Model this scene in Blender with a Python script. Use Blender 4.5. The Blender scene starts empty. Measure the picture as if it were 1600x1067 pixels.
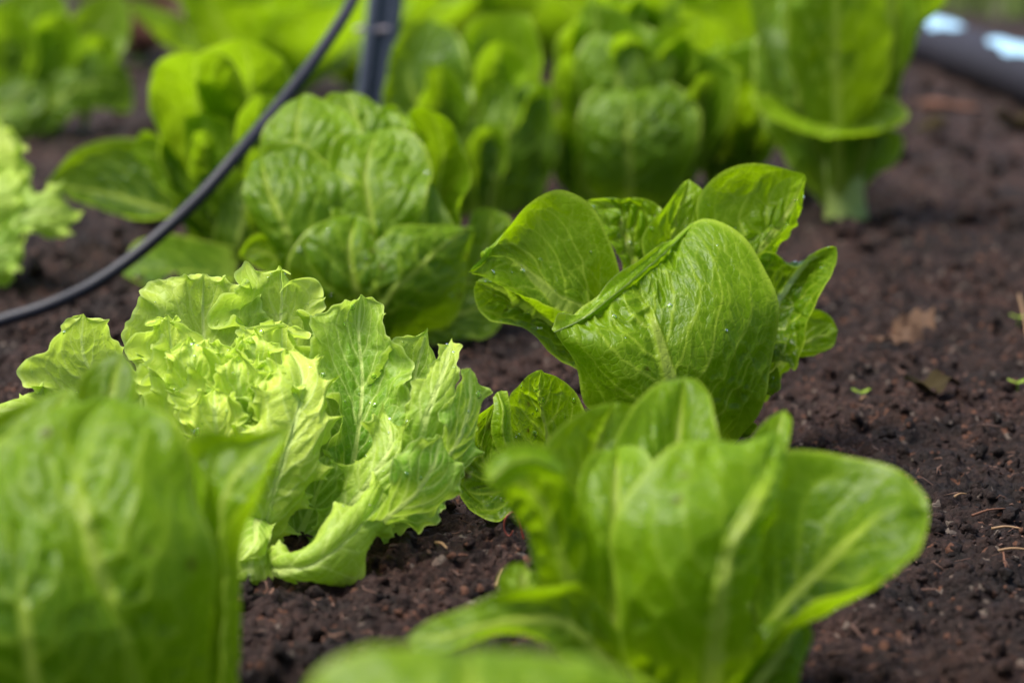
import bpy, math, random
import numpy as np
from mathutils import Vector

random.seed(7)
sc = bpy.context.scene
COL = sc.collection

# ------------------------------------------------------------------ camera
W0, H0 = 1600.0, 1067.0
FOCAL, SENS = 85.0, 36.0
FPX = FOCAL / SENS * W0
CAMH, PITCH = 0.28, math.radians(11.0)
cam_d = bpy.data.cameras.new('camera')
cam = bpy.data.objects.new('camera', cam_d)
COL.objects.link(cam)
cam_d.lens = FOCAL
cam_d.sensor_width = SENS
cam_d.clip_start = 0.02
cam_d.clip_end = 500
cam.location = (0, 0, CAMH)
cam.rotation_euler = (math.pi / 2 - PITCH, 0, 0)
cam_d.dof.use_dof = True
cam_d.dof.focus_distance = 1.07
cam_d.dof.aperture_fstop = 6.8
cam_d.dof.aperture_blades = 9
sc.camera = cam

# ------------------------------------------------------------------ light
SUN_EL, SUN_AZ = math.radians(66), math.radians(-95)   # azimuth from +Y, negative = left
world = bpy.data.worlds.new('World')
sc.world = world
world.use_nodes = True
wn = world.node_tree
for n in list(wn.nodes):
    wn.nodes.remove(n)
sky = wn.nodes.new('ShaderNodeTexSky')
sky.sky_type = 'NISHITA'
sky.sun_disc = False
sky.sun_elevation = SUN_EL
sky.sun_rotation = SUN_AZ
sky.air_density = 1.0
sky.dust_density = 4.0
sky.ozone_density = 0.6
bg = wn.nodes.new('ShaderNodeBackground')
bg.inputs['Strength'].default_value = 0.05
wo = wn.nodes.new('ShaderNodeOutputWorld')
wn.links.new(sky.outputs[0], bg.inputs[0])
wn.links.new(bg.outputs[0], wo.inputs[0])
sun_d = bpy.data.lights.new('sun', 'SUN')
sun_d.energy = 1.5
sun_d.angle = math.radians(35)
sun_d.color = (1.0, 0.97, 0.92)
sun = bpy.data.objects.new('sun', sun_d)
COL.objects.link(sun)
dirv = Vector((math.sin(SUN_AZ) * math.cos(SUN_EL), math.cos(SUN_AZ) * math.cos(SUN_EL), math.sin(SUN_EL)))
sun.rotation_euler = (-dirv).to_track_quat('-Z', 'Y').to_euler()
sc.view_settings.view_transform = 'Standard'
sc.view_settings.look = 'None'
sc.view_settings.gamma = 1
sc.view_settings.exposure = 2.0

# ------------------------------------------------------------------ helpers
CF = np.array([0, math.cos(PITCH), -math.sin(PITCH)])
CU = np.array([0, math.sin(PITCH), math.cos(PITCH)])
CR = np.array([1.0, 0, 0])
CO = np.array([0, 0, CAMH])

def ray(px, py):
    return CF + CR * ((px - W0 / 2) / FPX) - CU * ((py - H0 / 2) / FPX)

def at(px, py, depth):
    return CO + ray(px, py) * depth

def ground(px, py, z=0.0):
    r = ray(px, py)
    return CO + r * ((z - CAMH) / r[2])

def gdepth(px, py):
    r = ray(px, py)
    return -CAMH / r[2]

def hash2(ix, iy, seed=0):
    ix = ix.astype(np.int64); iy = iy.astype(np.int64)
    h = (ix * 374761393 + iy * 668265263 + seed * 1442695041) & 0xffffffff
    h = ((h ^ (h >> 13)) * 1274126177) & 0xffffffff
    h = ((h ^ (h >> 16)) * 2246822519) & 0xffffffff
    h = h ^ (h >> 15)
    return (h & 0xffffff) / float(0xffffff)

def vnoise(x, y, seed=0):
    ix = np.floor(x); iy = np.floor(y)
    fx = x - ix; fy = y - iy
    fx = fx * fx * fx * (fx * (fx * 6 - 15) + 10); fy = fy * fy * fy * (fy * (fy * 6 - 15) + 10)
    a = hash2(ix, iy, seed); b = hash2(ix + 1, iy, seed)
    c = hash2(ix, iy + 1, seed); d = hash2(ix + 1, iy + 1, seed)
    return (a * (1 - fx) + b * fx) * (1 - fy) + (c * (1 - fx) + d * fx) * fy * 1.0

def fbm(x, y, seed=0, o=4):
    r = 0; a = 0.5; s = 0
    for k in range(o):
        r = r + a * vnoise(x * 2 ** k + 17.3 * k, y * 2 ** k - 9.1 * k, seed + k); s += a; a *= 0.5
    return r / s

def worley(x, y, seed=0):
    ix = np.floor(x); iy = np.floor(y)
    f1 = np.full(x.shape, 9.0); f2 = np.full(x.shape, 9.0); idv = np.zeros(x.shape)
    for dx in (-1, 0, 1):
        for dy in (-1, 0, 1):
            cx = ix + dx; cy = iy + dy
            px = cx + hash2(cx, cy, seed); py = cy + hash2(cx, cy, seed + 11)
            d = np.sqrt((px - x) ** 2 + (py - y) ** 2)
            hid = hash2(cx, cy, seed + 23)
            m = d < f1
            f2 = np.where(m, f1, np.minimum(f2, d))
            idv = np.where(m, hid, idv)
            f1 = np.where(m, d, f1)
    return f1, f2, idv

def sstep(a, b, x):
    t = np.clip((x - a) / (b - a), 0, 1)
    return t * t * (3 - 2 * t)

def tagit(o, label=None, cat=None, group=None, kind=None):
    if label: o['label'] = label
    if cat: o['category'] = cat
    if group: o['group'] = group
    if kind: o['kind'] = kind
    return o

def empty(name, loc, label, cat, group=None):
    o = bpy.data.objects.new(name, None)
    o.empty_display_size = 0.02
    COL.objects.link(o)
    o.location = Vector(loc)
    tagit(o, label, cat, group)
    return o

def mesh_obj(name, V, F, mat, parent=None, smooth=True, attr=None, uv=None):
    """V (n,3) world points; F (m,k) faces"""
    V = np.asarray(V, float)
    me = bpy.data.meshes.new(name)
    if parent is not None:
        off = np.array(parent.location)
        p = parent.parent
        while p is not None:
            off = off + np.array(p.location); p = p.parent
        V = V - off
    F = np.asarray(F, np.int32)
    k = F.shape[1]
    me.vertices.add(len(V)); me.loops.add(F.size); me.polygons.add(len(F))
    me.vertices.foreach_set('co', V.astype(np.float32).ravel())
    me.loops.foreach_set('vertex_index', F.ravel())
    me.polygons.foreach_set('loop_start', np.arange(0, F.size, k, dtype=np.int32))
    me.polygons.foreach_set('loop_total', np.full(len(F), k, np.int32))
    me.polygons.foreach_set('use_smooth', np.full(len(F), smooth, bool))
    me.update(calc_edges=True)
    if attr is not None:
        a = me.color_attributes.new('leafdata', 'FLOAT_COLOR', 'POINT')
        a.data.foreach_set('color', attr.astype(np.float32).ravel())
    if uv is not None:
        l = me.uv_layers.new(name='UVMap')
        l.data.foreach_set('uv', uv[F.ravel()].astype(np.float32).ravel())
    if mat: me.materials.append(mat)
    o = bpy.data.objects.new(name, me)
    COL.objects.link(o)
    if parent is not None: o.parent = parent
    return o

def grid_faces(nv, nu, close=False):
    i = np.arange(nv - 1)[:, None]; j = np.arange(nu - (0 if close else 1))[None, :]
    j2 = (j + 1) % nu
    return np.stack([(i * nu + j), (i * nu + j2), ((i + 1) * nu + j2), ((i + 1) * nu + j)], -1).reshape(-1, 4)

def spline(P, n=None, dense=24):
    """centripetal Catmull-Rom through P, resampled uniformly in arc length"""
    P = np.asarray(P, float)
    P = np.vstack([2 * P[0] - P[1], P, 2 * P[-1] - P[-2]])
    out = []
    for k in range(1, len(P) - 2):
        p0, p1, p2, p3 = P[k - 1:k + 3]
        t0 = 0; t1 = t0 + max(np.linalg.norm(p1 - p0), 1e-6) ** .5
        t2 = t1 + max(np.linalg.norm(p2 - p1), 1e-6) ** .5
        t3 = t2 + max(np.linalg.norm(p3 - p2), 1e-6) ** .5
        t = np.linspace(t1, t2, dense, endpoint=False)[:, None]
        A1 = (t1 - t) / (t1 - t0) * p0 + (t - t0) / (t1 - t0) * p1
        A2 = (t2 - t) / (t2 - t1) * p1 + (t - t1) / (t2 - t1) * p2
        A3 = (t3 - t) / (t3 - t2) * p2 + (t - t2) / (t3 - t2) * p3
        B1 = (t2 - t) / (t2 - t0) * A1 + (t - t0) / (t2 - t0) * A2
        B2 = (t3 - t) / (t3 - t1) * A2 + (t - t1) / (t3 - t1) * A3
        out.append((t2 - t) / (t2 - t1) * B1 + (t - t1) / (t2 - t1) * B2)
    out = np.vstack(out + [P[-2][None]])
    if n is None: return out
    s = np.r_[0, np.cumsum(np.linalg.norm(np.diff(out, axis=0), axis=1))]
    q = np.linspace(0, s[-1], n)
    return np.stack([np.interp(q, s, out[:, c]) for c in range(out.shape[1])], 1)

def sweep(path, prof, twist_ref=np.array([0, 0, 1.0])):
    """prof: (m,2) closed profile or function v->(m,2)"""
    path = np.asarray(path, float); n = len(path)
    T = np.gradient(path, axis=0); T /= np.linalg.norm(T, axis=1)[:, None]
    rings = []
    ref = twist_ref.astype(float)
    if abs(T[0] @ ref) > .95: ref = np.array([1.0, 0, 0])
    for k in range(n):
        A = ref - T[k] * (ref @ T[k]); A /= np.linalg.norm(A); ref = A
        B = np.cross(T[k], A)
        pr = prof(k / (n - 1)) if callable(prof) else prof
        rings.append(path[k] + pr[:, :1] * A + pr[:, 1:] * B)
    return np.array(rings)

def tube_obj(name, path, r, mat, parent=None, m=20, caps=True):
    a = np.linspace(0, 2 * math.pi, m, endpoint=False)
    c = np.stack([np.cos(a), np.sin(a)], 1)
    f = (lambda v: c * r(v)) if callable(r) else c * r
    R = sweep(path, f)
    if caps:
        R = np.concatenate([np.repeat(R[:1].mean(1, keepdims=True), m, 1), R, np.repeat(R[-1:].mean(1, keepdims=True), m, 1)], 0)
    return mesh_obj(name, R.reshape(-1, 3), grid_faces(R.shape[0], m, True), mat, parent)

# ------------------------------------------------------------------ materials
def new_mat(name):
    m = bpy.data.materials.new(name); m.use_nodes = True
    nt = m.node_tree
    for n in list(nt.nodes): nt.nodes.remove(n)
    return m, nt

def N(nt, t, **kw):
    n = nt.nodes.new(t)
    for k, v in kw.items():
        if k.startswith('i_'):
            n.inputs[k[2:].replace('_', ' ')].default_value = v
        else: setattr(n, k, v)
    return n

def mixc(nt, fac, a, b, blend='MIX'):
    n = nt.nodes.new('ShaderNodeMix'); n.data_type = 'RGBA'; n.blend_type = blend
    for s, v in ((n.inputs[0], fac), (n.inputs[6], a), (n.inputs[7], b)):
        if isinstance(v, (int, float)): s.default_value = v
        elif isinstance(v, tuple): s.default_value = (*v, 1)
        else: nt.links.new(v, s)
    return n.outputs[2]

def mth(nt, op, a, b=0.0, clamp=False):
    n = nt.nodes.new('ShaderNodeMath'); n.operation = op; n.use_clamp = clamp
    for s, v in ((n.inputs[0], a), (n.inputs[1], b)):
        if isinstance(v, (int, float)): s.default_value = v
        else: nt.links.new(v, s)
    return n.outputs[0]

def leaf_mat(name, dark, light, vein, trans, tfac=0.42, rough=0.36, bump=0.35, ribcol=(0.32, 0.42, 0.06)):
    m, nt = new_mat(name)
    L = nt.links.new
    at_ = N(nt, 'ShaderNodeAttribute', attribute_name='leafdata')
    sep = N(nt, 'ShaderNodeSeparateColor'); L(at_.outputs['Color'], sep.inputs[0])
    vn, tone, blem = sep.outputs[0], sep.outputs[1], sep.outputs[2]
    tc = N(nt, 'ShaderNodeTexCoord')
    n1 = N(nt, 'ShaderNodeTexNoise', i_Scale=38.0, i_Detail=5.0, i_Roughness=0.6); L(tc.outputs['Object'], n1.inputs['Vector'])
    t2 = mth(nt, 'ADD', tone, mth(nt, 'MULTIPLY', mth(nt, 'SUBTRACT', n1.outputs[0], 0.5), 0.5), True)
    base = mixc(nt, t2, dark, light)
    # fine tertiary reticulation
    vo = N(nt, 'ShaderNodeTexVoronoi', feature='DISTANCE_TO_EDGE', i_Scale=1.0)
    uvn = N(nt, 'ShaderNodeUVMap', uv_map='UVMap')
    nw = N(nt, 'ShaderNodeTexNoise', i_Scale=180.0, i_Detail=2.0); L(uvn.outputs[0], nw.inputs['Vector'])
    wv = N(nt, 'ShaderNodeVectorMath', operation='SCALE'); L(nw.outputs['Color'], wv.inputs[0]); wv.inputs['Scale'].default_value = 0.004
    ad = N(nt, 'ShaderNodeVectorMath', operation='ADD'); L(uvn.outputs[0], ad.inputs[0]); L(wv.outputs[0], ad.inputs[1])
    sc_ = N(nt, 'ShaderNodeVectorMath', operation='SCALE'); L(ad.outputs[0], sc_.inputs[0]); sc_.inputs['Scale'].default_value = 300.0
    L(sc_.outputs[0], vo.inputs['Vector'])
    mr = N(nt, 'ShaderNodeMapRange'); mr.clamp = True
    L(vo.outputs['Distance'], mr.inputs[0]); mr.inputs[1].default_value = 0.0; mr.inputs[2].default_value = 0.14
    mr.inputs[3].default_value = 1.0; mr.inputs[4].default_value = 0.0
    fine = mr.outputs[0]
    base = mixc(nt, mth(nt, 'MULTIPLY', fine, 0.16), base, vein)
    col = mixc(nt, vn, base, vein)
    rb = N(nt, 'ShaderNodeMapRange'); rb.clamp = True; L(vn, rb.inputs[0]); rb.inputs[1].default_value = .8; rb.inputs[2].default_value = 1.0
    col = mixc(nt, rb.outputs[0], col, ribcol)
    col = mixc(nt, blem, col, (0.055, 0.02, 0.006))
    wr = N(nt, 'ShaderNodeMath'); wr.operation = 'MULTIPLY'; L(at_.outputs['Alpha'], wr.inputs[0]); L(rb.outputs[0], wr.inputs[1])
    col = mixc(nt, wr.outputs[0], col, (0.72, 0.80, 0.52))
    tcol = mixc(nt, 0.6, col, trans)
    tcol = mixc(nt, mth(nt, 'MULTIPLY', vn, 0.7), tcol, vein)
    tcol = mixc(nt, blem, tcol, (0.05, 0.015, 0.004))
    # bump
    nb = N(nt, 'ShaderNodeTexNoise', i_Scale=420.0, i_Detail=3.0); L(tc.outputs['Object'], nb.inputs['Vector'])
    nb2 = N(nt, 'ShaderNodeTexNoise', i_Scale=110.0, i_Detail=4.0); L(tc.outputs['Object'], nb2.inputs['Vector'])
    hgt = mth(nt, 'ADD', mth(nt, 'ADD', mth(nt, 'MULTIPLY', nb.outputs[0], 0.25), mth(nt, 'MULTIPLY', nb2.outputs[0], 1.2)),
              mth(nt, 'MULTIPLY', fine, -0.35))
    bp = N(nt, 'ShaderNodeBump', i_Strength=bump, i_Distance=0.0012); L(hgt, bp.inputs['Height'])
    pr = N(nt, 'ShaderNodeBsdfPrincipled')
    L(col, pr.inputs['Base Color'])
    rr = mth(nt, 'ADD', mth(nt, 'MULTIPLY', nb2.outputs[0], 0.2), rough - 0.1)
    L(rr, pr.inputs['Roughness']); L(bp.outputs[0], pr.inputs['Normal'])
    pr.inputs['Specular IOR Level'].default_value = 0.2
    tr = N(nt, 'ShaderNodeBsdfTranslucent'); L(tcol, tr.inputs['Color']); L(bp.outputs[0], tr.inputs['Normal'])
    mx = N(nt, 'ShaderNodeMixShader'); mx.inputs[0].default_value = tfac
    L(pr.outputs[0], mx.inputs[1]); L(tr.outputs[0], mx.inputs[2])
    o = N(nt, 'ShaderNodeOutputMaterial'); L(mx.outputs[0], o.inputs[0])
    return m

M_GEM = leaf_mat('gem_leaf', (0.015, 0.070, 0.001), (0.185, 0.325, 0.001), (0.36, 0.50, 0.04), (0.46, 0.74, 0.001), tfac=.46, rough=.30)
M_FRILL = leaf_mat('frilly_leaf', (0.12, 0.29, 0.012), (0.58, 0.71, 0.09), (0.62, 0.76, 0.22), (0.58, 0.80, 0.06), tfac=0.42, rough=0.40, bump=0.3, ribcol=(.55,.68,.18))
M_BACK = leaf_mat('back_leaf', (0.014, 0.070, 0.002), (0.19, 0.34, 0.002), (0.38, 0.52, 0.06), (0.46, 0.74, 0.002), tfac=.46, rough=0.32)
M_RED = leaf_mat('red_leaf', (0.07, 0.03, 0.03), (0.13, 0.10, 0.04), (0.2, 0.15, 0.1), (0.16, 0.06, 0.05))

def simple_mat(name, col, rough=0.5, spec=0.5, noise=0.0, nscale=60, bump=0.0, col2=None, metal=0.0):
    m, nt = new_mat(name); L = nt.links.new
    tc = N(nt, 'ShaderNodeTexCoord')
    n1 = N(nt, 'ShaderNodeTexNoise', i_Scale=float(nscale), i_Detail=6.0, i_Roughness=0.65); L(tc.outputs['Object'], n1.inputs['Vector'])
    c2 = col2 or tuple(c * 0.45 for c in col)
    mr = N(nt, 'ShaderNodeMapRange'); L(n1.outputs[0], mr.inputs[0]); mr.inputs[1].default_value = 0.35; mr.inputs[2].default_value = 0.65
    c = mixc(nt, mth(nt, 'MULTIPLY', mr.outputs[0], noise), col, c2)
    pr = N(nt, 'ShaderNodeBsdfPrincipled'); L(c, pr.inputs['Base Color'])
    pr.inputs['Roughness'].default_value = rough; pr.inputs['Specular IOR Level'].default_value = spec
    pr.inputs['Metallic'].default_value = metal
    if bump:
        bp = N(nt, 'ShaderNodeBump', i_Strength=bump, i_Distance=0.001); L(n1.outputs[0], bp.inputs['Height']); L(bp.outputs[0], pr.inputs['Normal'])
    o = N(nt, 'ShaderNodeOutputMaterial'); L(pr.outputs[0], o.inputs[0])
    return m

def soil_mat():
    m, nt = new_mat('soil'); L = nt.links.new
    geo = N(nt, 'ShaderNodeNewGeometry')
    P = geo.outputs['Position']
    n1 = N(nt, 'ShaderNodeTexNoise', i_Scale=28.0, i_Detail=8.0, i_Roughness=0.7); L(P, n1.inputs['Vector'])
    n2 = N(nt, 'ShaderNodeTexNoise', i_Scale=260.0, i_Detail=6.0, i_Roughness=0.7); L(P, n2.inputs['Vector'])
    n3 = N(nt, 'ShaderNodeTexVoronoi', i_Scale=330.0); L(P, n3.inputs['Vector'])
    r1 = N(nt, 'ShaderNodeValToRGB'); L(n1.outputs[0], r1.inputs[0])
    e = r1.color_ramp.elements
    e[0].position = 0.36; e[0].color = (0.009, 0.0055, 0.0045, 1)
    e[1].position = 0.68; e[1].color = (0.031, 0.0175, 0.014, 1)
    x = e.new(0.5); x.color = (0.020, 0.0115, 0.0095, 1)
    r2 = N(nt, 'ShaderNodeValToRGB'); L(n2.outputs[0], r2.inputs[0])
    e = r2.color_ramp.elements
    e[0].position = 0.35; e[0].color = (0.35, 0.33, 0.33, 1)
    e[1].position = 0.72; e[1].color = (2.1, 1.75, 1.55, 1)
    c = mixc(nt, 1.0, r1.outputs[0], r2.outputs[0], 'MULTIPLY')
    n4 = N(nt, 'ShaderNodeTexNoise', i_Scale=7.0, i_Detail=3.0); L(P, n4.inputs['Vector'])
    r4 = N(nt, 'ShaderNodeValToRGB'); L(n4.outputs[0], r4.inputs[0])
    e = r4.color_ramp.elements
    e[0].position = 0.38; e[0].color = (0.62, 0.60, 0.58, 1)
    e[1].position = 0.62; e[1].color = (1.3, 1.2, 1.1, 1)
    c = mixc(nt, 1.0, c, r4.outputs[0], 'MULTIPLY')
    # reddish / pale fragments
    sp = N(nt, 'ShaderNodeSeparateColor'); L(n3.outputs['Color'], sp.inputs[0])
    f = mth(nt, 'GREATER_THAN', sp.outputs[0], 0.965)
    c = mixc(nt, mth(nt, 'MULTIPLY', f, 0.7), c, (0.13, 0.055, 0.03))
    f2 = mth(nt, 'GREATER_THAN', sp.outputs[1], 0.985)
    c = mixc(nt, mth(nt, 'MULTIPLY', f2, 0.6), c, (0.19, 0.15, 0.12))
    b1 = mth(nt, 'ADD', mth(nt, 'MULTIPLY', n2.outputs[0], 1.0), mth(nt, 'MULTIPLY', n3.outputs['Distance'], -0.5))
    bp = N(nt, 'ShaderNodeBump', i_Strength=1.0, i_Distance=0.003); L(b1, bp.inputs['Height'])
    pr = N(nt, 'ShaderNodeBsdfPrincipled'); L(c, pr.inputs['Base Color']); L(bp.outputs[0], pr.inputs['Normal'])
    rr = N(nt, 'ShaderNodeMapRange'); L(n2.outputs[0], rr.inputs[0]); rr.inputs[1].default_value = .35; rr.inputs[2].default_value = .65
    rr.inputs[3].default_value = 0.85; rr.inputs[4].default_value = 0.5
    L(rr.outputs[0], pr.inputs['Roughness']); pr.inputs['Specular IOR Level'].default_value = 0.22
    o = N(nt, 'ShaderNodeOutputMaterial'); L(pr.outputs[0], o.inputs[0])
    return m
M_SOIL = soil_mat()

# ------------------------------------------------------------------ ground
def soil_height(x, y, fine=1.0):
    h = (fbm(x * 9 + 3, y * 9 + 5, 1, 3) - .5) * 0.022
    h += (fbm(x * 38, y * 38, 4, 3) - .5) * 0.012
    wx = x + (vnoise(x * 60, y * 60, 60) - .5) * .008
    wy = y + (vnoise(x * 60, y * 60, 61) - .5) * .008
    f1, f2, i1 = worley(wx * 85, wy * 85, 5)
    h += fine * (i1 - .4) * 0.0055 * sstep(0, .25, f2 - f1) * (1 - .5 * f1 ** 2)
    f1, f2, i2 = worley(wx * 190, wy * 190, 8)
    h += fine * (i2 - .3) * 0.0030 * sstep(0, .3, f2 - f1)
    h += fine * (abs(vnoise(x * 230 + y * 60, y * 150, 12) - .5) * -2 + .5) * 0.0022
    h += fine * (abs(vnoise(x * 400, y * 520 + x * 90, 9) - .5) * -2 + .5) * 0.0016
    h += fine * (sstep(.45, .6, vnoise(x * 110, y * 110, 13)) - .5) * 0.0022
    return h

def build_ground():
    step = 0.0015
    inner = np.arange(-0.42, 0.42, step)
    def grow(start, s, ratio, end):
        o = []; x = start
        while x < end:
            x += s; s *= ratio; o.append(x)
        return np.array(o)
    g = grow(0.42, step, 1.05, 40)
    xs = np.r_[-g[::-1], inner, g]
    ys = np.r_[-6.0, -2.5, -1, -.3, 0.1, .3, .45, .55, .62, .67, .70, np.arange(0.72, 1.5, step), grow(1.5, step, 1.0065, 70)]
    X, Y = np.meshgrid(xs, ys)
    res = np.maximum(np.gradient(xs)[None, :] + 0 * Y, 0.7 * np.gradient(ys)[:, None] + 0 * X)
    fine = np.clip(1.6 - res / 0.006, 0, 1)
    Z = soil_height(X, Y, fine)
    Z = Z * np.clip(1.5 - res / 0.05, 0.0, 1)
    V = np.stack([X, Y, Z], -1).reshape(-1, 3)
    o = mesh_obj('soil', V, grid_faces(len(ys), len(xs)), M_SOIL)
    tagit(o, kind='structure')
build_ground()

def lump_template(seed):
    import bmesh
    bm = bmesh.new(); bmesh.ops.create_icosphere(bm, subdivisions=2, radius=1)
    V = np.array([v.co[:] for v in bm.verts]); F = np.array([[v.index for v in f.verts] for f in bm.faces]); bm.free()
    r = 0.35 + 1.15 * fbm(V[:, 0] * 2.1 + seed * 5 + V[:, 2], V[:, 1] * 2.1 + V[:, 2] * 2.3, seed, 3)
    return V * r[:, None], F

def scatter_lumps(name, n, region, size, mat, seed, flat=.75, stretch=1.0):
    rng = np.random.default_rng(seed)
    T = [lump_template(k) for k in range(5)]
    VV = []; FF = []; off = 0
    x = []; y = []
    while len(x) < n:
        yy = rng.uniform(region[0], region[1]); xx = rng.uniform(-1, 1) * (0.30 * yy + .05)
        x.append(xx); y.append(yy)
    x = np.array(x); y = np.array(y)
    z = soil_height(x, y, np.ones(n))
    for k in range(n):
        V, F = T[k % 5]
        s = size[0] * (size[1] / size[0]) ** (rng.random() ** 2.6)
        q = rng.normal(size=4); q /= np.linalg.norm(q); w, a, b, c = q
        R = np.array([[1 - 2 * (b * b + c * c), 2 * (a * b - w * c), 2 * (a * c + w * b)], [2 * (a * b + w * c), 1 - 2 * (a * a + c * c), 2 * (b * c - w * a)], [2 * (a * c - w * b), 2 * (b * c + w * a), 1 - 2 * (a * a + b * b)]])
        sc3 = np.array([stretch, rng.uniform(.6, 1), flat * rng.uniform(.6, 1)]) * s
        P = (V * sc3) @ R.T + np.array([x[k], y[k], z[k] + s * .25])
        VV.append(P); FF.append(F + off); off += len(V)
    o = mesh_obj(name, np.vstack(VV), np.vstack(FF), mat)
    tagit(o, kind='stuff')
    return o

c = scatter_lumps('soil_crumbs', 16000, (0.76, 1.75), (0.0007, 0.0052), M_SOIL, 3)
tagit(c, 'loose dark brown crumbs of earth lying over the bed', 'soil crumbs')
c = scatter_lumps('earth_lumps', 170, (0.95, 1.7), (0.004, 0.009), M_SOIL, 6)
tagit(c, 'scattered finger sized lumps of dark earth near the sharp lettuces', 'earth lumps')
c = scatter_lumps('soil_clods', 1500, (1.6, 4.0), (0.003, 0.016), M_SOIL, 4)
tagit(c, 'larger blurred clods of dark earth in the far part of the bed', 'soil clods')

# ------------------------------------------------------------------ leaves
def finish_leaf(S, u, parent, mat, seed=0, side=1, tone=0.5, rib=1.0, puck=1.0, vein=1.0, nsec=8, ruffle=0.0,
                lam=0.02, bulge=0.0, wave=0.002, jag=0.0, face_cam=True, out=None, spots=0, flare=0.0, cs=.0095, edgew=.75, white=0.0, name='leaf', ribw=0.0042, ribend=.96):
    """S (nv,nu,3) smooth surface; adds veins, blisters, frills; builds the mesh"""
    nv, nu, _ = S.shape
    rng = np.random.default_rng(seed + 100)
    v = np.linspace(0, 1, nv)[:, None] + 0 * u[None, :]
    U = u[None, :] + 0 * v
    def normals(S):
        du = np.gradient(S, axis=1); dv = np.gradient(S, axis=0)
        n = np.cross(du, dv); l = np.linalg.norm(n, axis=2, keepdims=True)
        n = n / np.maximum(l, 1e-12)
        # tip rows are degenerate: reuse the row before
        n[-1] = n[-3]; n[-2] = n[-3]; n[0] = n[1]
        return n
    Nn = normals(S)
    ref = (CO - S.reshape(-1, 3).mean(0)) if face_cam else out
    c = S[nv // 3: 2 * nv // 3, nu // 4: 3 * nu // 4].mean((0, 1))
    sgn = 1 if (Nn[nv // 3: 2 * nv // 3, nu // 4: 3 * nu // 4].reshape(-1, 3) @ ref).mean() > 0 else -1
    Nn = Nn * sgn
    jr = np.argmin(abs(u))
    Lr = np.sum(np.linalg.norm(np.diff(S[:, jr], axis=0), axis=1))
    wid = np.stack([np.linalg.norm(S[:, 0] - S[:, jr], axis=1), np.linalg.norm(S[:, -1] - S[:, jr], axis=1)], 1)
    Wl = np.where(U < 0, wid[:, :1], wid[:, 1:])
    t = abs(U) * np.maximum(Wl, 1e-4)           # metric distance from rib
    s = v * Lr
    a = abs(U)
    env = sstep(0, .06, v) * sstep(0, .03, 1 - v)
    disp = bulge * np.sin(np.pi * a) * np.sin(np.pi * np.clip(v, 0, 1)) ** .5 * env
    sd = np.sign(U)
    # edge waves
    se = s + 0.3 * t
    for h in range(3):
        lm = rng.uniform(.03, .06)
        disp = disp + wave * a ** 3 * np.sin(se * 2 * math.pi / lm + rng.uniform(0, 6.28) + sd * rng.uniform(0, 3)) * env * .6
    # secondary veins
    wob = (fbm(s * 55 + seed * 3.1, t * sd * 55, seed, 3) - .5)
    slope = 0.10 + 0.26 * v + 0.16 * a * a
    ph = np.where(U < 0, rng.uniform(0, 1), rng.uniform(0, 1))
    q = (v - slope * np.minimum(a, 1.2) ** .9) * nsec + ph + wob * 0.75
    q0 = np.round(q)
    amp = 0.55 + 0.45 * hash2(q0, sd, seed)
    dq = abs(q - q0)
    dv_ = dq / nsec * Lr
    w2 = 0.0011 * (1.15 - .85 * a) * (1.1 - .4 * v)
    vm = np.exp(-(dv_ / w2) ** 2) * amp * (1 - .55 * sstep(.5, 1.0, a))
    puff1 = np.sin(np.clip(dq * 2, 0, 1) * math.pi / 2) ** .7
    # tertiary cells
    wx = s / cs + wob * 1.3 - t * .4 / cs; wy = (t * sd) / cs * 1.15 + seed * 7.7 + wob
    f1, f2, idv = worley(wx, wy, seed + 5)
    e = f2 - f1
    vt = np.exp(-(e / 0.075) ** 2) * 0.62 * (.4 + .6 * vnoise(s * 60, t * 60 + seed, seed + 2))
    puff2 = sstep(0, .55, e) * (.5 + idv)
    f1, f2, _ = worley(wx * 2.3 + 5, wy * 2.3, seed + 9)
    vt2 = np.exp(-((f2 - f1) / 0.09) ** 2) * 0.22
    patch = sstep(.3, .7, vnoise(s * 32 + seed, t * 32 * sd, seed + 3))
    eedge = 1 - sstep(.72, 1, a)
    disp = disp + side * puck * env * sstep(0, .22, 1 - v) * (0.0011 * puff1 * (.35 + .65 * patch) * (.3 + .7 * eedge) + 0.0020 * puff2 * (.3 + .7 * patch) * (.25 + .75 * eedge)
                                       + 0.0035 * (fbm(s * 60 + 9, t * sd * 60 + seed, seed + 6, 2) - .5))
    disp = disp + flare * sstep(.72, 1.0, a) * env * sstep(0, .3, 1 - v)
    # rib
    rw = ribw * (1 - .78 * v) + .0003
    rm = np.exp(-(t / rw) ** 4) * sstep(0, .3, ribend - v + .12)
    core = np.sqrt(np.clip(1 - (t / (rw * 1.1)) ** 2, 0, 1)) * sstep(0, .3, ribend - v + .12)
    disp = disp - side * 0.5 * ribw * rib * core * (1 - .6 * v)
    Nd = Nn
    P = S + Nd * disp[:, :, None]
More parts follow.
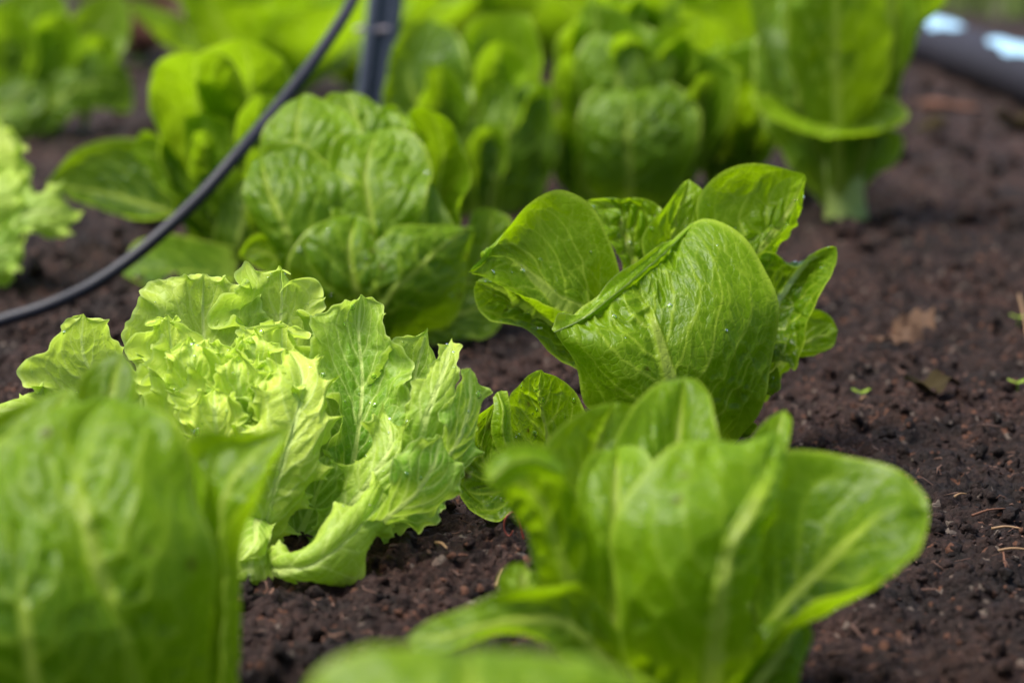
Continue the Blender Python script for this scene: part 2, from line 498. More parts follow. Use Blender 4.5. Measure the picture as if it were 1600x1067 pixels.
    if ruffle > 0:
        dv = np.gradient(S, axis=0); tl = dv / np.maximum(np.linalg.norm(dv, axis=2, keepdims=True), 1e-9)
        outw = np.gradient(S, axis=1) * sd[:, :, None]
        outw = outw / np.maximum(np.linalg.norm(outw, axis=2, keepdims=True), 1e-9)
        for sgs, jj in ((-1, 0), (1, -1)):
            m = (U * sgs > 0)
            ed = S[:, jj]; el = np.r_[0, np.cumsum(np.linalg.norm(np.diff(ed, axis=0), axis=1))][:, None]
            el = el + (sgs * 7.1 + seed)
            nz = (vnoise(el / lam * .5, el * 0 + seed, seed + 31) - .5) * 3.5
            phs = el / lam * 2 * math.pi + nz
            am = .5 + 1.0 * vnoise(el / lam * .45 + 3, el * 0 + 2.5, seed + 32)
            r1 = sstep(.45, 1.0, a) ** 1.5
            r2 = sstep(.68, 1.0, a) ** 1.2
            ph2 = phs * 2.3 + 1.3 + nz * .6
            ph3 = phs * 5.1 + nz
            dn = ruffle * am * (r1 * np.sin(phs + .8 * a) + .42 * r2 * np.sin(ph2) + .10 * r2 * np.sin(ph3))
            dt = ruffle * am * (.30 * r1 * np.cos(phs) + .22 * r2 * np.cos(ph2))
            do = jag * .8 * (r2 * (np.sin(ph2 * .5 + 1.0) ** 2 * .8 - .4 + .16 * np.sin(ph3 * 1.3) + .4 * np.sin(phs))) - ruffle * am * .25 * r1
            dd = (Nd * dn[:, :, None] + tl * dt[:, :, None] + outw * do[:, :, None]) * (m * sstep(0, .12, v))[:, :, None]
            # keep tip and both sides meeting
            P = P + dd * sstep(0, .03, 1 - v)[:, :, None]
        P[-1] = P[-1].mean(0)
    # colour data
    edge = sstep(.945, .985, a) * 1.0 + sstep(.93, 1., v) * sstep(.6, 1, a) * .1
    ribc = np.clip(rm * 1.15, 0, 1)
    vmask = np.clip(np.maximum(ribc, vein * np.maximum(vm * 1.0, np.maximum(vt * .8, vt2 * .6))), 0, 1)
    vmask = np.clip(np.maximum(vmask, edge * edgew), 0, 1)
    tn = tone - .04 + .50 * (v - .55) + .22 * a ** 2 - .12 * puff1 + (fbm(s * 22, t * 22 * sd + seed * 2, seed + 40, 3) - .5) * .5
    # pale toward the base
    tn = tn + .12 * (1 - sstep(0, .3, v))
    vmask = np.maximum(vmask, .35 * (1 - sstep(0.02, .2, v)))
    bl = np.zeros_like(tn)
    for k in range(spots):
        sv, su = rng.uniform(.35, .97), rng.choice([-1, 1]) * rng.uniform(.2, .98)
        i = int(sv * (nv - 1)); j = np.argmin(abs(u - su)); r = rng.uniform(.0007, .0018)
        d = np.linalg.norm(S - S[i, j], axis=2)
        bl = np.maximum(bl, np.exp(-(d / r) ** 2) * rng.uniform(.5, 1))
    A = np.stack([vmask, np.clip(tn, 0, 1), bl, np.full_like(tn, white)], -1).reshape(-1, 4)
    uv = np.stack([t * sd + .13 * (seed % 7), s], -1).reshape(-1, 2)
    F = grid_faces(nv, nu)
    if sgn < 0: F = F[:, ::-1]
    o = mesh_obj(name, P.reshape(-1, 3), F, mat, parent, True, A, uv)
    return o, P, Nd

def loft(cols, nv, nu, rib):
    C = [spline(np.array(c), nv) for c in cols]
    K = len(C)
    dist = np.array([np.linalg.norm(C[k + 1] - C[k], axis=1).mean() for k in range(K - 1)])
    pos = np.r_[0, np.cumsum(dist)]; pos = pos - pos[rib]
    uk = np.where(pos < 0, pos / max(-pos[0], 1e-9), pos / max(pos[-1], 1e-9))
    u = np.linspace(-1, 1, nu)
    # denser at margins and rib is not needed; cubic Hermite across columns
    T = []
    for k in range(K):
        if k == 0: tt = (C[1] - C[0]) / (uk[1] - uk[0])
        elif k == K - 1: tt = (C[-1] - C[-2]) / (uk[-1] - uk[-2])
        else:
            h0, h1 = uk[k] - uk[k - 1], uk[k + 1] - uk[k]
            s0, s1 = (C[k] - C[k - 1]) / h0, (C[k + 1] - C[k]) / h1
            tt = (s0 * h1 + s1 * h0) / (h0 + h1)
        T.append(tt)
    if K >= 3:
        h0 = uk[1] - uk[0]; T[0] = 1.5 * (C[1] - C[0]) / h0 - .5 * T[1]
        h1 = uk[-1] - uk[-2]; T[-1] = 1.5 * (C[-1] - C[-2]) / h1 - .5 * T[-2]
    S = np.zeros((nv, nu, 3))
    for j, uu in enumerate(u):
        k = min(max(np.searchsorted(uk, uu) - 1, 0), K - 2)
        h = uk[k + 1] - uk[k]; x = (uu - uk[k]) / h
        S[:, j] = (2 * x ** 3 - 3 * x ** 2 + 1) * C[k] + (x ** 3 - 2 * x ** 2 + x) * h * T[k] + (-2 * x ** 3 + 3 * x ** 2) * C[k + 1] + (x ** 3 - x ** 2) * h * T[k + 1]
    return S, u

class Plant:
    count = 0
    def __init__(self, kind, base, label, cat='lettuce', group=None, mat=None, depth=None):
        self.px, self.py = base
        g = ground(*base)
        self.D = gdepth(*base) if depth is None else depth
        if depth is not None:
            g = at(base[0], base[1], depth)
        self.loc = np.array([g[0], g[1], 0.0])
        self.root = empty(kind, self.loc, label, cat, group)
        self.mat = mat or M_GEM
        Plant.count += 1
        self.seed = Plant.count * 50
        self.surf = []
    def traced(self, cols, res=(120, 91), ri=1, mat=None, doff=0.0, hood=0.0, **kw):
        if (mat or self.mat) is not M_FRILL: kw.setdefault('flare', .0022)
        if (mat or self.mat) is M_BACK: kw['ribw'] = kw.get('ribw', .0042) * .65
        """cols: columns of (px, py, cm towards camera from the plant's base)"""
        self.seed += 1
        W = []
        for ci, c in enumerate(cols):
            n = len(c) - 1
            W.append([at(x, y, self.D - (d + doff + hood * (.5 * k / n - (1.5 * math.sin(math.pi * k / n) if ci == ri else 0))) * .01) for k, (x, y, d) in enumerate(c)])
        S, u = loft(W, res[0], res[1], ri)
        S[..., 2] = np.maximum(S[..., 2], 0.002)
        o, P, Nn = finish_leaf(S, u, self.root, mat or self.mat, seed=self.seed, face_cam=True, **kw)
        self.surf.append((P, Nn))
        return o
    def gen(self, az, L, W, e0, e1, cup=.7, r0=.01, z0=.012, res=(44, 37), mat=None, dx=0, dy=0, twist=0, **kw):
        """az degrees, 0 = towards camera, 90 = right"""
        self.seed += 1
        A = math.radians(az)
        rad = np.array([math.sin(A), -math.cos(A), 0.0]); sidev = np.array([math.cos(A), math.sin(A), 0.0]); up = np.array([0, 0, 1.0])
        nv, nu = res
        v = np.linspace(0, 1, nv); v = 1 - (1 - v) ** 1.35
        el = np.radians(e0 + (e1 - e0) * v ** 1.3)
        dl = np.diff(v, prepend=0) * L
        rr = r0 + np.cumsum(np.cos(el) * dl); zz = z0 + np.cumsum(np.sin(el) * dl)
        R = self.loc + rad * rr[:, None] + up * zz[:, None] + np.array([dx, dy, 0])
        inn = -rad * np.sin(el)[:, None] + up * np.cos(el)[:, None]
        w = np.where(v < .62, .22 + .78 * sstep(0.05, .62, v), np.sqrt(np.clip(1 - ((v - .62) / .38) ** 2.3, 0, 1))) * W / 2
        u = np.linspace(-1, 1, nu)
        cc = cup * (1.2 - .35 * v)
        ang = cc[:, None] * u[None, :] * 1.25
        c1 = np.maximum(cc, 1e-3) * 1.25
        lat = np.sin(ang) / c1[:, None] * w[:, None]
        dep = (1 - np.cos(ang)) / c1[:, None] * w[:, None]
        tw = math.radians(twist)
        S = R[:, None] + sidev * lat[:, :, None] + inn[:, None] * (dep + lat * math.tan(tw) * v[:, None])[:, :, None]
        S[..., 2] = np.maximum(S[..., 2], 0.002)
        kw.setdefault('side', -1)
        o, P, Nn = finish_leaf(S, u, self.root, mat or self.mat, seed=self.seed, face_cam=False, out=rad * .5 - up * .2, **kw)
        self.surf.append((P, Nn))
        return o
    def head(self, R=1.0, n=16, open_=0.0, seed=0, frill=False, tone=.45, hmax=1.0, skip=None, res=(44, 37), **kw):
        """nested leaves from an open skirt to an upright heart"""
        rng = random.Random(seed)
        for k in range(n):
            f = k / (n - 1)                     # 0 = outer
            az = k * 137.5 + rng.uniform(-14, 14) + seed * 37
            if skip and skip(az % 360, f): continue
            L = R * (.155 - .045 * f) * rng.uniform(.92, 1.08) * hmax
            W = R * (.110 - .045 * f) * rng.uniform(.9, 1.1)
            e0 = 28 + 52 * f - open_ * 18
            e1 = 50 + 75 * f - open_ * 45 * (1 - f) + rng.uniform(-10, 10)
            k2 = dict(kw)
            if frill:
                k2.update(ruffle=.006 * R, lam=.021, jag=.004, mat=M_FRILL, puck=.6)
            self.gen(az, L, W, e0, e1, cup=.55 + .45 * f, r0=.012 * (1 - f), tone=tone + .25 * f + rng.uniform(-.1, .1), twist=rng.uniform(-10, 10), res=res, **k2)
    def core(self, R=1.0, n=9, seed=0, frill=False, tone=.3, hmax=1.0, dx=0, dy=0, **kw):
        """upright hidden heart that closes the gaps between the outer leaves"""
        rng = random.Random(seed)
        for k in range(n):
            f = k / (n - 1)
            az = k * 137.5 + rng.uniform(-14, 14) + seed * 37
            k2 = dict(kw)
            if frill: k2.update(ruffle=.004 * R, lam=.024, jag=.003, mat=M_FRILL, puck=.6)
            self.gen(az, R * (.10 + .01 * f) * hmax * rng.uniform(.92, 1.08), R * (.085 - .03 * f), 58 + 20 * f, 80 + 40 * f, cup=.8, r0=.012 * (1 - f), dx=dx, dy=dy,
                     tone=tone + .2 * f + rng.uniform(-.1, .1), twist=rng.uniform(-8, 8), res=(44, 37), **k2)
    def stem(self, r=.011, h=.05):
        path = [self.loc + np.array([0, 0, -.01]), self.loc + np.array([0, 0, h * .5]), self.loc + np.array([0, 0, h])]
        tube_obj('stem', spline(path, 8), lambda v: r * (1 - .35 * v), M_STEM, self.root, 16)

M_STEM = simple_mat('lettuce_stem', (0.32, 0.40, 0.10), 0.5, .4, .6, 90, .3, (0.15, 0.25, 0.05))

G_GEM = 'smooth leaved lettuces growing in the bed'
G_FR = 'frilly leaved lettuces growing in the bed'

# ---- the sharp lettuce in the middle -------------------------------------
C = Plant('lettuce', (1085, 720), 'sharply focused smooth green lettuce right of centre with one broad ribbed leaf facing the front', group=G_GEM)
C.stem(.013, .05)
HI = (190, 141)
C.traced([[(1010, 700, 1), (950, 634, 4), (916, 616, 4.6), (903, 580, 5), (887, 545, 5.4), (868, 516, 5.6), (900, 495, 4.4), (940, 465, 3.6), (986, 432, 3)],
          [(1075, 700, 2), (1062, 650, 4.6), (1048, 590, 5.6), (1030, 530, 5.2), (1008, 470, 4), (986, 432, 3)],
          [(1140, 705, 1), (1168, 655, 2.4), (1192, 603, 3), (1210, 550, 3), (1212, 495, 2.6), (1194, 430, 2.2), (1168, 378, 1.6), (1130, 350, .9), (1098, 344, .5), (1062, 365, 1), (1022, 400, 2), (986, 432, 3)]],
         HI, side=-1, tone=.62, rib=1.2, puck=.75, bulge=.006, nsec=8, spots=3, ribw=.0062, ribend=.85)
# pale lip folded back over its top edge
C.traced([[(862, 514, 5.8), (905, 487, 4.8), (950, 452, 4.0), (1000, 412, 3.2), (1050, 372, 1.8), (1082, 349, .6)],
          [(866, 519, 6.0), (910, 498, 5.2), (955, 464, 4.4), (1004, 424, 3.4), (1054, 380, 2.0), (1084, 350, .8)],
          [(874, 523, 5.6), (914, 503, 4.9), (958, 472, 4.0), (1008, 430, 2.9), (1056, 384, 1.6), (1086, 352, .6)]],
         (80, 21), side=1, tone=1.0, rib=0, puck=.3, ribw=.0004, vein=1.0, wave=.003, edgew=1.0, white=.5)
C.traced([[(938, 600, 1), (905, 510, 2.5), (862, 482, 3.2), (820, 468, 4), (780, 448, 4.4), (752, 431, 4.2), (732, 425, 4)],
          [(975, 600, 0), (914, 482, 1.2), (874, 460, 1.6), (842, 434, 1.6), (806, 409, 2), (768, 402, 3), (732, 425, 4)],
          [(1000, 560, -1), (968, 436, 0), (950, 376, .2), (924, 324, .2), (897, 304, .2), (870, 298, .2), (835, 312, .6), (800, 344, 1.4), (772, 384, 2.6), (756, 410, 3.4), (732, 425, 4)]],
         HI, side=1, tone=.66, puck=.8, bulge=-.006, nsec=7, ribw=.0055, ribend=.8, wave=.0006, flare=.0008)
C.traced([[(985, 680, 1.5), (925, 615, 3), (903, 591, 3), (873, 566, 3), (831, 541, 3), (788, 514, 3), (757, 481, 3), (744, 440, 3)],
          [(985, 660, -.5), (900, 560, .4), (850, 510, .6), (800, 474, 1), (765, 448, 2), (744, 440, 3)],
          [(985, 640, -1), (930, 540, 0), (880, 480, 0), (820, 452, .4), (775, 436, 1.6), (744, 440, 3)]],
         HI, side=1, tone=.12, puck=1.3, bulge=.003, nsec=8)
C.traced([[(985, 560, -3), (962, 430, -2), (944, 372, -2.4), (926, 332, -3), (916, 314, -4)],
          [(1000, 560, -4), (988, 430, -4), (975, 370, -4.4), (950, 322, -5), (916, 314, -4)],
          [(1030, 560, -4), (1020, 430, -4), (1032, 360, -4.6), (1034, 328, -5), (1000, 311, -5.2), (955, 304, -5), (916, 314, -4)]],
         (120, 91), side=1, tone=.62, puck=1.7, nsec=9, rib=.3, vein=.6)
C.traced([[(1000, 560, -2), (998, 420, -2), (1014, 352, -2.4), (1044, 304, -3.2), (1077, 280, -4)],
          [(1050, 560, -3), (1046, 410, -3.4), (1056, 340, -3.6), (1077, 280, -4)],
          [(1105, 560, -3), (1096, 400, -3.6), (1096, 340, -4), (1098, 302, -4), (1077, 280, -4)]],
         (120, 91), side=1, tone=.68, puck=1.0, bulge=.003, nsec=9, vein=.8, ribw=.003)
C.traced([[(1130, 560, -1), (1130, 440, -1), (1100, 385, -1.2), (1080, 348, -1.8), (1094, 305, -2.4), (1128, 268, -3), (1172, 257, -3.6), (1215, 261, -3.8), (1240, 268, -3.6), (1257, 273, -3)],
          [(1150, 560, -2), (1176, 408, -3), (1197, 375, -3.4), (1220, 345, -3.6), (1238, 316, -3.6), (1249, 292, -3.4), (1257, 273, -3)],
          [(1165, 560, -1.5), (1196, 402, -2.4), (1222, 368, -2.4), (1244, 338, -2.2), (1254, 310, -2.2), (1256, 290, -2.6), (1257, 273, -3)]],
         HI, side=1, tone=.62, puck=1.0, bulge=-.003, nsec=7, ribw=.0036)
C.traced([[(1140, 600, -2), (1160, 480, -2), (1176, 412, -2), (1197, 396, -2.4), (1222, 402, -2.6), (1243, 413, -2.8), (1262, 400, -2.8), (1282, 388, -2.4), (1307, 386, -1.6)],
          [(1150, 640, -2), (1185, 530, -3), (1206, 487, -3.6), (1234, 446, -4), (1258, 414, -4), (1284, 396, -3), (1307, 386, -1.6)],
          [(1150, 680, -1), (1190, 590, -.6), (1216, 570, -.4), (1241, 580, -.2), (1252, 556, -.2), (1260, 524, -.4), (1266, 498, -.8), (1274, 474, -1), (1290, 446, -1.2), (1304, 410, -1.4), (1307, 386, -1.6)]],
         HI, side=1, tone=.25, puck=1.0, nsec=9, ribw=.0062, ribend=.9, flare=0, wave=.0008, white=1.0)
C.traced([[(1180, 590, -4), (1230, 500, -5), (1272, 484, -5), (1297, 496, -5), (1309, 516, -4.6)],
          [(1185, 610, -4), (1240, 545, -4.5), (1280, 526, -4.6), (1309, 516, -4.6)],
          [(1190, 640, -3), (1245, 563, -3.6), (1278, 557, -4), (1302, 540, -4.3), (1309, 516, -4.6)]],
         (90, 61), side=-1, tone=.9, puck=.6, nsec=6, ribw=.002, vein=.5)
C.traced([[(1080, 740, 0), (1120, 690, 1), (1150, 640, 1.6), (1180, 590, 2)],
          [(1090, 745, 0), (1140, 690, 0), (1175, 640, .4), (1200, 585, 1)],
          [(1100, 745, 0), (1165, 668, 0), (1182, 648, 1), (1186, 628, .2), (1206, 608, 1), (1220, 594, .6), (1215, 572, 1)]],
         (110, 71), side=-1, tone=.22, puck=1.5, nsec=8, wave=.003, ribw=.003)
# low leaf at its left foot: outer lobe and hood
C.traced([[(880, 745, 2), (835, 760, 3.6), (800, 806, 4.6), (776, 820, 4.8), (745, 806, 4.6), (719, 775, 4.4), (707, 735, 4.2), (712, 695, 4.2), (736, 656, 4), (778, 622, 3.6)],
          [(885, 735, 1.6), (830, 735, 2.6), (790, 740, 3), (762, 730, 3.2), (752, 700, 3.3), (778, 622, 3.6)],
          [(880, 720, 2), (830, 715, 3.4), (800, 712, 4.2), (786, 690, 4.4), (781, 655, 4.2), (778, 622, 3.6)]],
         (130, 101), side=1, tone=.42, puck=1.0, nsec=8, spots=7, ribw=.002, doff=9.5, wave=.0008, flare=.001)
C.traced([[(800, 760, 4.2), (797, 714, 4.4), (786, 672, 4.4), (781, 632, 4), (796, 604, 3.2), (820, 586, 2.8), (846, 578, 2.6)],
          [(870, 760, 2), (858, 700, 2), (848, 650, 2), (842, 610, 2.2), (846, 578, 2.6)],
          [(960, 740, 2.6), (940, 690, 2.6), (916, 640, 2.6), (896, 606, 2.6), (872, 586, 2.6), (846, 578, 2.6)]],
         (130, 101), side=1, tone=.50, puck=.6, bulge=.002, nsec=6, spots=4, ribw=.002, doff=8)
C.traced([[(774, 616, 4.1), (780, 640, 4.6), (778, 672, 4.8), (786, 700, 4.8), (796, 720, 4.6)],
          [(778, 612, 4.2), (786, 640, 4.9), (785, 672, 5.1), (792, 700, 5.0), (798, 719, 4.7)],
          [(784, 610, 3.9), (792, 640, 4.4), (794, 672, 4.6), (799, 700, 4.6), (803, 720, 4.5)]],
         (60, 17), side=1, tone=.8, rib=0, puck=.5, ribw=.0004, vein=.4, wave=.0006, doff=9)
C.core(.75, 8, 3, tone=.2, dy=.01)

# ---- frilly lettuce left of centre ----------------------------------------
Q = Plant('frilly_lettuce', (400, 845), 'pale yellow green frilly lettuce in sharp focus with ruffled leaf edges', group=G_FR, mat=M_FRILL)
Q.stem(.012, .03)
K = dict(mat=M_FRILL, puck=.45, ribw=.0016, vein=.7, rib=.6)
Q.traced([[(330, 760, -3), (250, 640, -4), (200, 560, -4), (190, 505, -4), (222, 450, -4.4), (262, 428, -5), (318, 428, -5.6)],
          [(350, 760, -4), (320, 620, -5), (318, 540, -5.4), (316, 480, -5.8), (318, 428, -5.6)],
          [(380, 760, -4), (400, 640, -5), (420, 560, -5), (425, 500, -5.4), (400, 450, -5.8), (360, 432, -6), (318, 428, -5.6)]],
         HI, tone=.55, ruffle=.0055, lam=.026, jag=.003, nsec=7, bulge=.006, **K)
Q.traced([[(400, 760, -4), (385, 620, -4), (360, 520, -4), (345, 470, -4.2), (362, 436, -4.6), (400, 428, -5), (436, 415, -5.4)],
          [(420, 760, -5), (430, 620, -5.6), (436, 520, -6), (440, 460, -6), (436, 415, -5.4)],
          [(440, 760, -4), (475, 640, -5), (494, 560, -5), (500, 500, -5), (492, 450, -5), (462, 425, -5), (436, 415, -5.4)]],
         HI, tone=.55, ruffle=.008, lam=.024, jag=.004, nsec=7, **K)
Q.traced([[(290, 790, 0), (180, 690, 0), (90, 640, .4), (45, 610, .8), (40, 575, .8), (70, 550, .4), (80, 515, 0), (130, 490, -1)],
          [(300, 770, -1.4), (220, 660, -2), (160, 600, -2), (130, 555, -1.6), (130, 490, -1)],
          [(320, 750, -2), (270, 640, -3), (220, 570, -3), (190, 530, -2.4), (165, 500, -1.8), (130, 490, -1)]],
         HI, tone=.5, ruffle=.005, lam=.028, jag=.004, nsec=7, **K)
Q.traced([[(300, 800, 1), (180, 730, 2), (90, 700, 2), (20, 680, 2), (-40, 650, 2)],
          [(300, 780, 0), (180, 690, 1), (90, 660, 1), (30, 640, 1.4), (-40, 650, 2)],
          [(300, 770, -1), (180, 660, 0), (100, 630, 0), (30, 612, .6), (-40, 650, 2)]],
         (110, 81), tone=.45, ruffle=.005, lam=.026, jag=.003, nsec=7, **K)
# bright heart
Q.traced([[(330, 800, 1), (260, 720, 2), (232, 650, 2), (222, 600, 2), (218, 560, 1.6), (235, 535, 1), (270, 530, .4), (320, 530, -.4)],
          [(370, 800, 0), (340, 720, 1), (330, 650, 1), (325, 590, .2), (320, 530, -.4)],
          [(410, 800, 1), (420, 730, 2), (430, 660, 2), (430, 600, 1.6), (420, 560, 1), (380, 535, .2), (320, 530, -.4)]],
         HI, tone=.85, ruffle=.007, lam=.020, jag=.004, nsec=7, bulge=.004, **K)
Q.traced([[(360, 850, 2), (330, 760, 3), (300, 700, 3.2), (275, 660, 3.2), (262, 620, 2.8), (290, 580, 2), (330, 560, 1.2), (375, 552, .8)],
          [(390, 850, 1.6), (385, 760, 2.6), (380, 690, 3), (380, 620, 2), (375, 552, .8)],
          [(430, 850, 2), (440, 770, 3), (445, 700, 3), (440, 640, 2.6), (435, 600, 2), (410, 566, 1.2), (375, 552, .8)]],
         HI, tone=.88, ruffle=.006, lam=.018, jag=.004, nsec=7, **K)
Q.traced([[(385, 880, 2.6), (372, 800, 3.6), (368, 740, 4), (378, 680, 4), (395, 620, 3.6), (412, 580, 3), (430, 560, 2), (452, 548, 1)],
          [(400, 880, 2.6), (412, 820, 3.8), (430, 760, 4.4), (452, 690, 4.4), (470, 620, 3.4), (470, 580, 2.4), (452, 548, 1)],
          [(420, 890, 2.6), (455, 830, 3), (490, 770, 3.4), (515, 710, 3.4), (525, 660, 3), (518, 610, 2.4), (500, 575, 1.8), (478, 556, 1.2), (452, 548, 1)]],
         HI, tone=.92, ruffle=.005, lam=.016, jag=.004, nsec=9, bulge=.004, side=-1, **{**K, 'vein': .95})
Q.traced([[(400, 760, -1), (380, 640, 0), (360, 560, 0), (380, 520, 0), (420, 500, -1), (440, 500, -2)],
          [(430, 760, -1), (435, 640, -1), (440, 560, -1.6), (440, 500, -2)],
          [(460, 760, 0), (480, 640, 0), (486, 570, -.6), (478, 530, -1), (462, 508, -1.6), (440, 500, -2)]],
         (130, 101), tone=.8, ruffle=.007, lam=.018, jag=.004, nsec=7, **K)
Q.traced([[(300, 760, -1), (240, 640, -1), (215, 560, -1), (212, 520, -1), (240, 492, -1.6), (262, 492, -2)],
          [(330, 760, -1), (290, 640, -2), (270, 560, -2), (262, 492, -2)],
          [(360, 760, -1), (330, 640, -1), (305, 560, -1), (295, 515, -1.4), (280, 496, -2), (262, 492, -2)]],
         (130, 101), tone=.8, ruffle=.007, lam=.018, jag=.004, nsec=7, **K)
for cx, cy, w_, h_, d_, sd2 in ((300, 560, 46, 70, 2.2, 0), (372, 585, 44, 74, 3.0, 1), (335, 640, 50, 80, 4.0, 0), (430, 610, 40, 76, 3.4, 1), (395, 545, 42, 60, .6, 0)):
    Q.traced([[(cx, cy + h_ * 1.5, d_ - 1), (cx - w_ * .8, cy + h_ * .6, d_), (cx - w_, cy, d_ + .3), (cx - w_ * .7, cy - h_ * .3, d_), (cx, cy - h_ * .42, d_ - 1)],
              [(cx + 5, cy + h_ * 1.5, d_ - 1.4), (cx + 4, cy + h_ * .5, d_ - .4), (cx, cy, d_ - .2), (cx, cy - h_ * .42, d_ - 1)],
              [(cx + 10, cy + h_ * 1.5, d_ - 1), (cx + w_ * .8, cy + h_ * .6, d_ + .2), (cx + w_, cy, d_ + .4), (cx + w_ * .7, cy - h_ * .3, d_), (cx, cy - h_ * .42, d_ - 1)]],
             (130, 101), tone=.9, ruffle=.0055, lam=.015, jag=.003, nsec=6, **K)
# big right leaf
Q.traced([[(490, 820, 1), (510, 740, 1), (520, 680, .6), (500, 600, 0), (480, 540, -1), (486, 490, -1.6), (520, 470, -2), (565, 460, -2.6)],
          [(530, 830, 0), (549, 740, -.4), (562, 660, -1), (566, 590, -1.8), (560, 520, -2.4), (565, 460, -2.6)],
          [(580, 820, 1), (630, 720, 1), (640, 660, .6), (640, 600, 0), (624, 540, -1), (612, 505, -1.8), (600, 470, -2.4), (565, 460, -2.6)]],
         HI, tone=.26, ruffle=.0042, lam=.034, jag=.004, nsec=8, **K)
Q.traced([[(560, 820, -1), (590, 700, -1), (592, 620, -1), (590, 560, -1), (610, 535, -1.6), (640, 525, -2), (668, 512, -2.4)],
          [(570, 820, -2), (620, 700, -2), (640, 620, -2.4), (655, 560, -2.6), (668, 512, -2.4)],
          [(590, 820, -2), (660, 720, -1), (680, 650, -1), (690, 590, -1.4), (684, 545, -2), (668, 512, -2.4)]],
         (130, 101), tone=.24, ruffle=.003, lam=.034, jag=.003, nsec=8, **K)
Q.traced([[(480, 830, -1), (470, 720, -2), (478, 640, -2.6), (500, 580, -3), (540, 550, -3.4)],
          [(540, 830, -2), (545, 720, -3), (548, 640, -3.6), (540, 550, -3.4)],
          [(620, 830, -1), (640, 720, -2), (640, 640, -2.6), (600, 570, -3), (540, 550, -3.4)]],
         (110, 81), tone=.1, ruffle=.003, lam=.03, jag=.002, nsec=8, **K)
# its folded, light catching tip
Q.traced([[(600, 760, 1), (618, 700, 2), (618, 660, 2.4), (632, 630, 2.6), (655, 600, 2.2), (678, 560, 1.2), (706, 528, .4)],
          [(630, 750, 1.4), (655, 700, 2.6), (665, 655, 3), (680, 615, 2.6), (695, 575, 1.6), (706, 528, .4)],
          [(660, 740, 1.6), (690, 690, 2.4), (716, 660, 2.4), (722, 625, 2), (722, 590, 1.6), (718, 560, 1), (706, 528, .4)]],
         (150, 111), tone=.6, ruffle=.0022, lam=.03, jag=.003, nsec=7, **K)
Q.traced([[(590, 830, 0), (640, 740, .6), (680, 690, .6), (700, 630, 0), (716, 580, -1), (735, 575, -1.4)],
          [(590, 830, -1), (660, 760, -.4), (705, 700, -.6), (730, 640, -1), (735, 575, -1.4)],
          [(600, 850, -1), (690, 800, -.4), (730, 740, -1), (752, 690, -1.4), (758, 620, -1.8), (735, 575, -1.4)]],
         (130, 101), doff=4, tone=.0, ruffle=.0035, lam=.032, jag=.003, nsec=8, **{**K, 'puck': .9})
Q.traced([[(530, 860, 1), (580, 790, 2), (620, 720, 2), (640, 690, 1), (690, 680, 0)],
          [(540, 870, 0), (610, 800, 1), (650, 770, 1), (675, 730, .6), (690, 680, 0)],
          [(550, 880, 0), (625, 810, .4), (690, 800, 0), (722, 770, 0), (720, 720, 0), (690, 680, 0)]],
         (130, 101), doff=4.5, tone=.0, ruffle=.003, lam=.032, jag=.003, nsec=8, **{**K, 'puck': .9})
# inner lower leaves and the frill under the big leaf
Q.traced([[(470, 860, 3), (500, 800, 3), (530, 740, 3), (560, 700, 3), (580, 660, 2.6), (600, 640, 2)],
          [(480, 870, 3), (540, 800, 3.6), (580, 750, 4), (608, 700, 3.6), (600, 640, 2)],
          [(490, 880, 3), (560, 830, 4), (615, 775, 4.4), (638, 740, 4.2), (630, 680, 3), (600, 640, 2)]],
         (150, 111), tone=.45, ruffle=.0055, lam=.022, jag=.004, nsec=8, **K)
Q.traced([[(430, 870, 2), (450, 800, 2), (470, 750, 2), (490, 715, 1.4), (515, 705, 1)],
          [(450, 870, 2), (480, 810, 1.6), (500, 760, 1.4), (515, 705, 1)],
          [(470, 880, 2), (520, 830, 2.4), (545, 780, 2.2), (545, 735, 1.6), (515, 705, 1)]],
         (130, 91), tone=.3, ruffle=.006, lam=.02, jag=.004, nsec=8, **K)
# bottom leaves drooping over the soil
Q.traced([[(400, 850, 4), (430, 855, 5.6), (470, 850, 6.4), (520, 815, 6), (560, 770, 5), (590, 745, 4), (604, 752, 3.6)],
          [(410, 870, 4), (440, 888, 6.6), (490, 880, 7.4), (540, 845, 7), (580, 800, 5.6), (604, 752, 3.6)],
          [(400, 880, 4), (440, 892, 6.2), (480, 898, 6.6), (530, 920, 6), (560, 928, 5.4), (570, 880, 5.4), (604, 830, 4.6), (612, 790, 4), (604, 752, 3.6)]],
         HI, tone=.6, ruffle=.0026, lam=.024, jag=.005, nsec=8, bulge=.002, wave=.0015, **K)
Q.traced([[(392, 830, 4), (372, 830, 5), (352, 860, 5.6), (350, 900, 5.8), (368, 935, 5.6)],
          [(400, 840, 4), (395, 850, 5.6), (392, 875, 6.4), (388, 905, 6.4), (368, 935, 5.6)],
          [(410, 850, 4), (422, 860, 5.6), (432, 880, 6), (422, 910, 6), (400, 932, 5.8), (368, 935, 5.6)]],
         (110, 81), tone=.55, ruffle=.002, lam=.03, jag=.001, nsec=7, **K)
Q.traced([[(395, 800, 3), (372, 812, 4.8), (362, 850, 6), (372, 880, 6.6)],
          [(410, 800, 3), (400, 820, 5), (396, 850, 6.4), (372, 880, 6.6)],
          [(430, 820, 3), (424, 832, 5), (420, 850, 6.4), (405, 866, 6.8), (372, 880, 6.6)]],
         (80, 61), tone=.4, ruffle=.002, lam=.03, jag=.001, nsec=7, **K)
Q.core(.7, 8, 5, tone=.3, frill=True, hmax=.8, dy=.01)

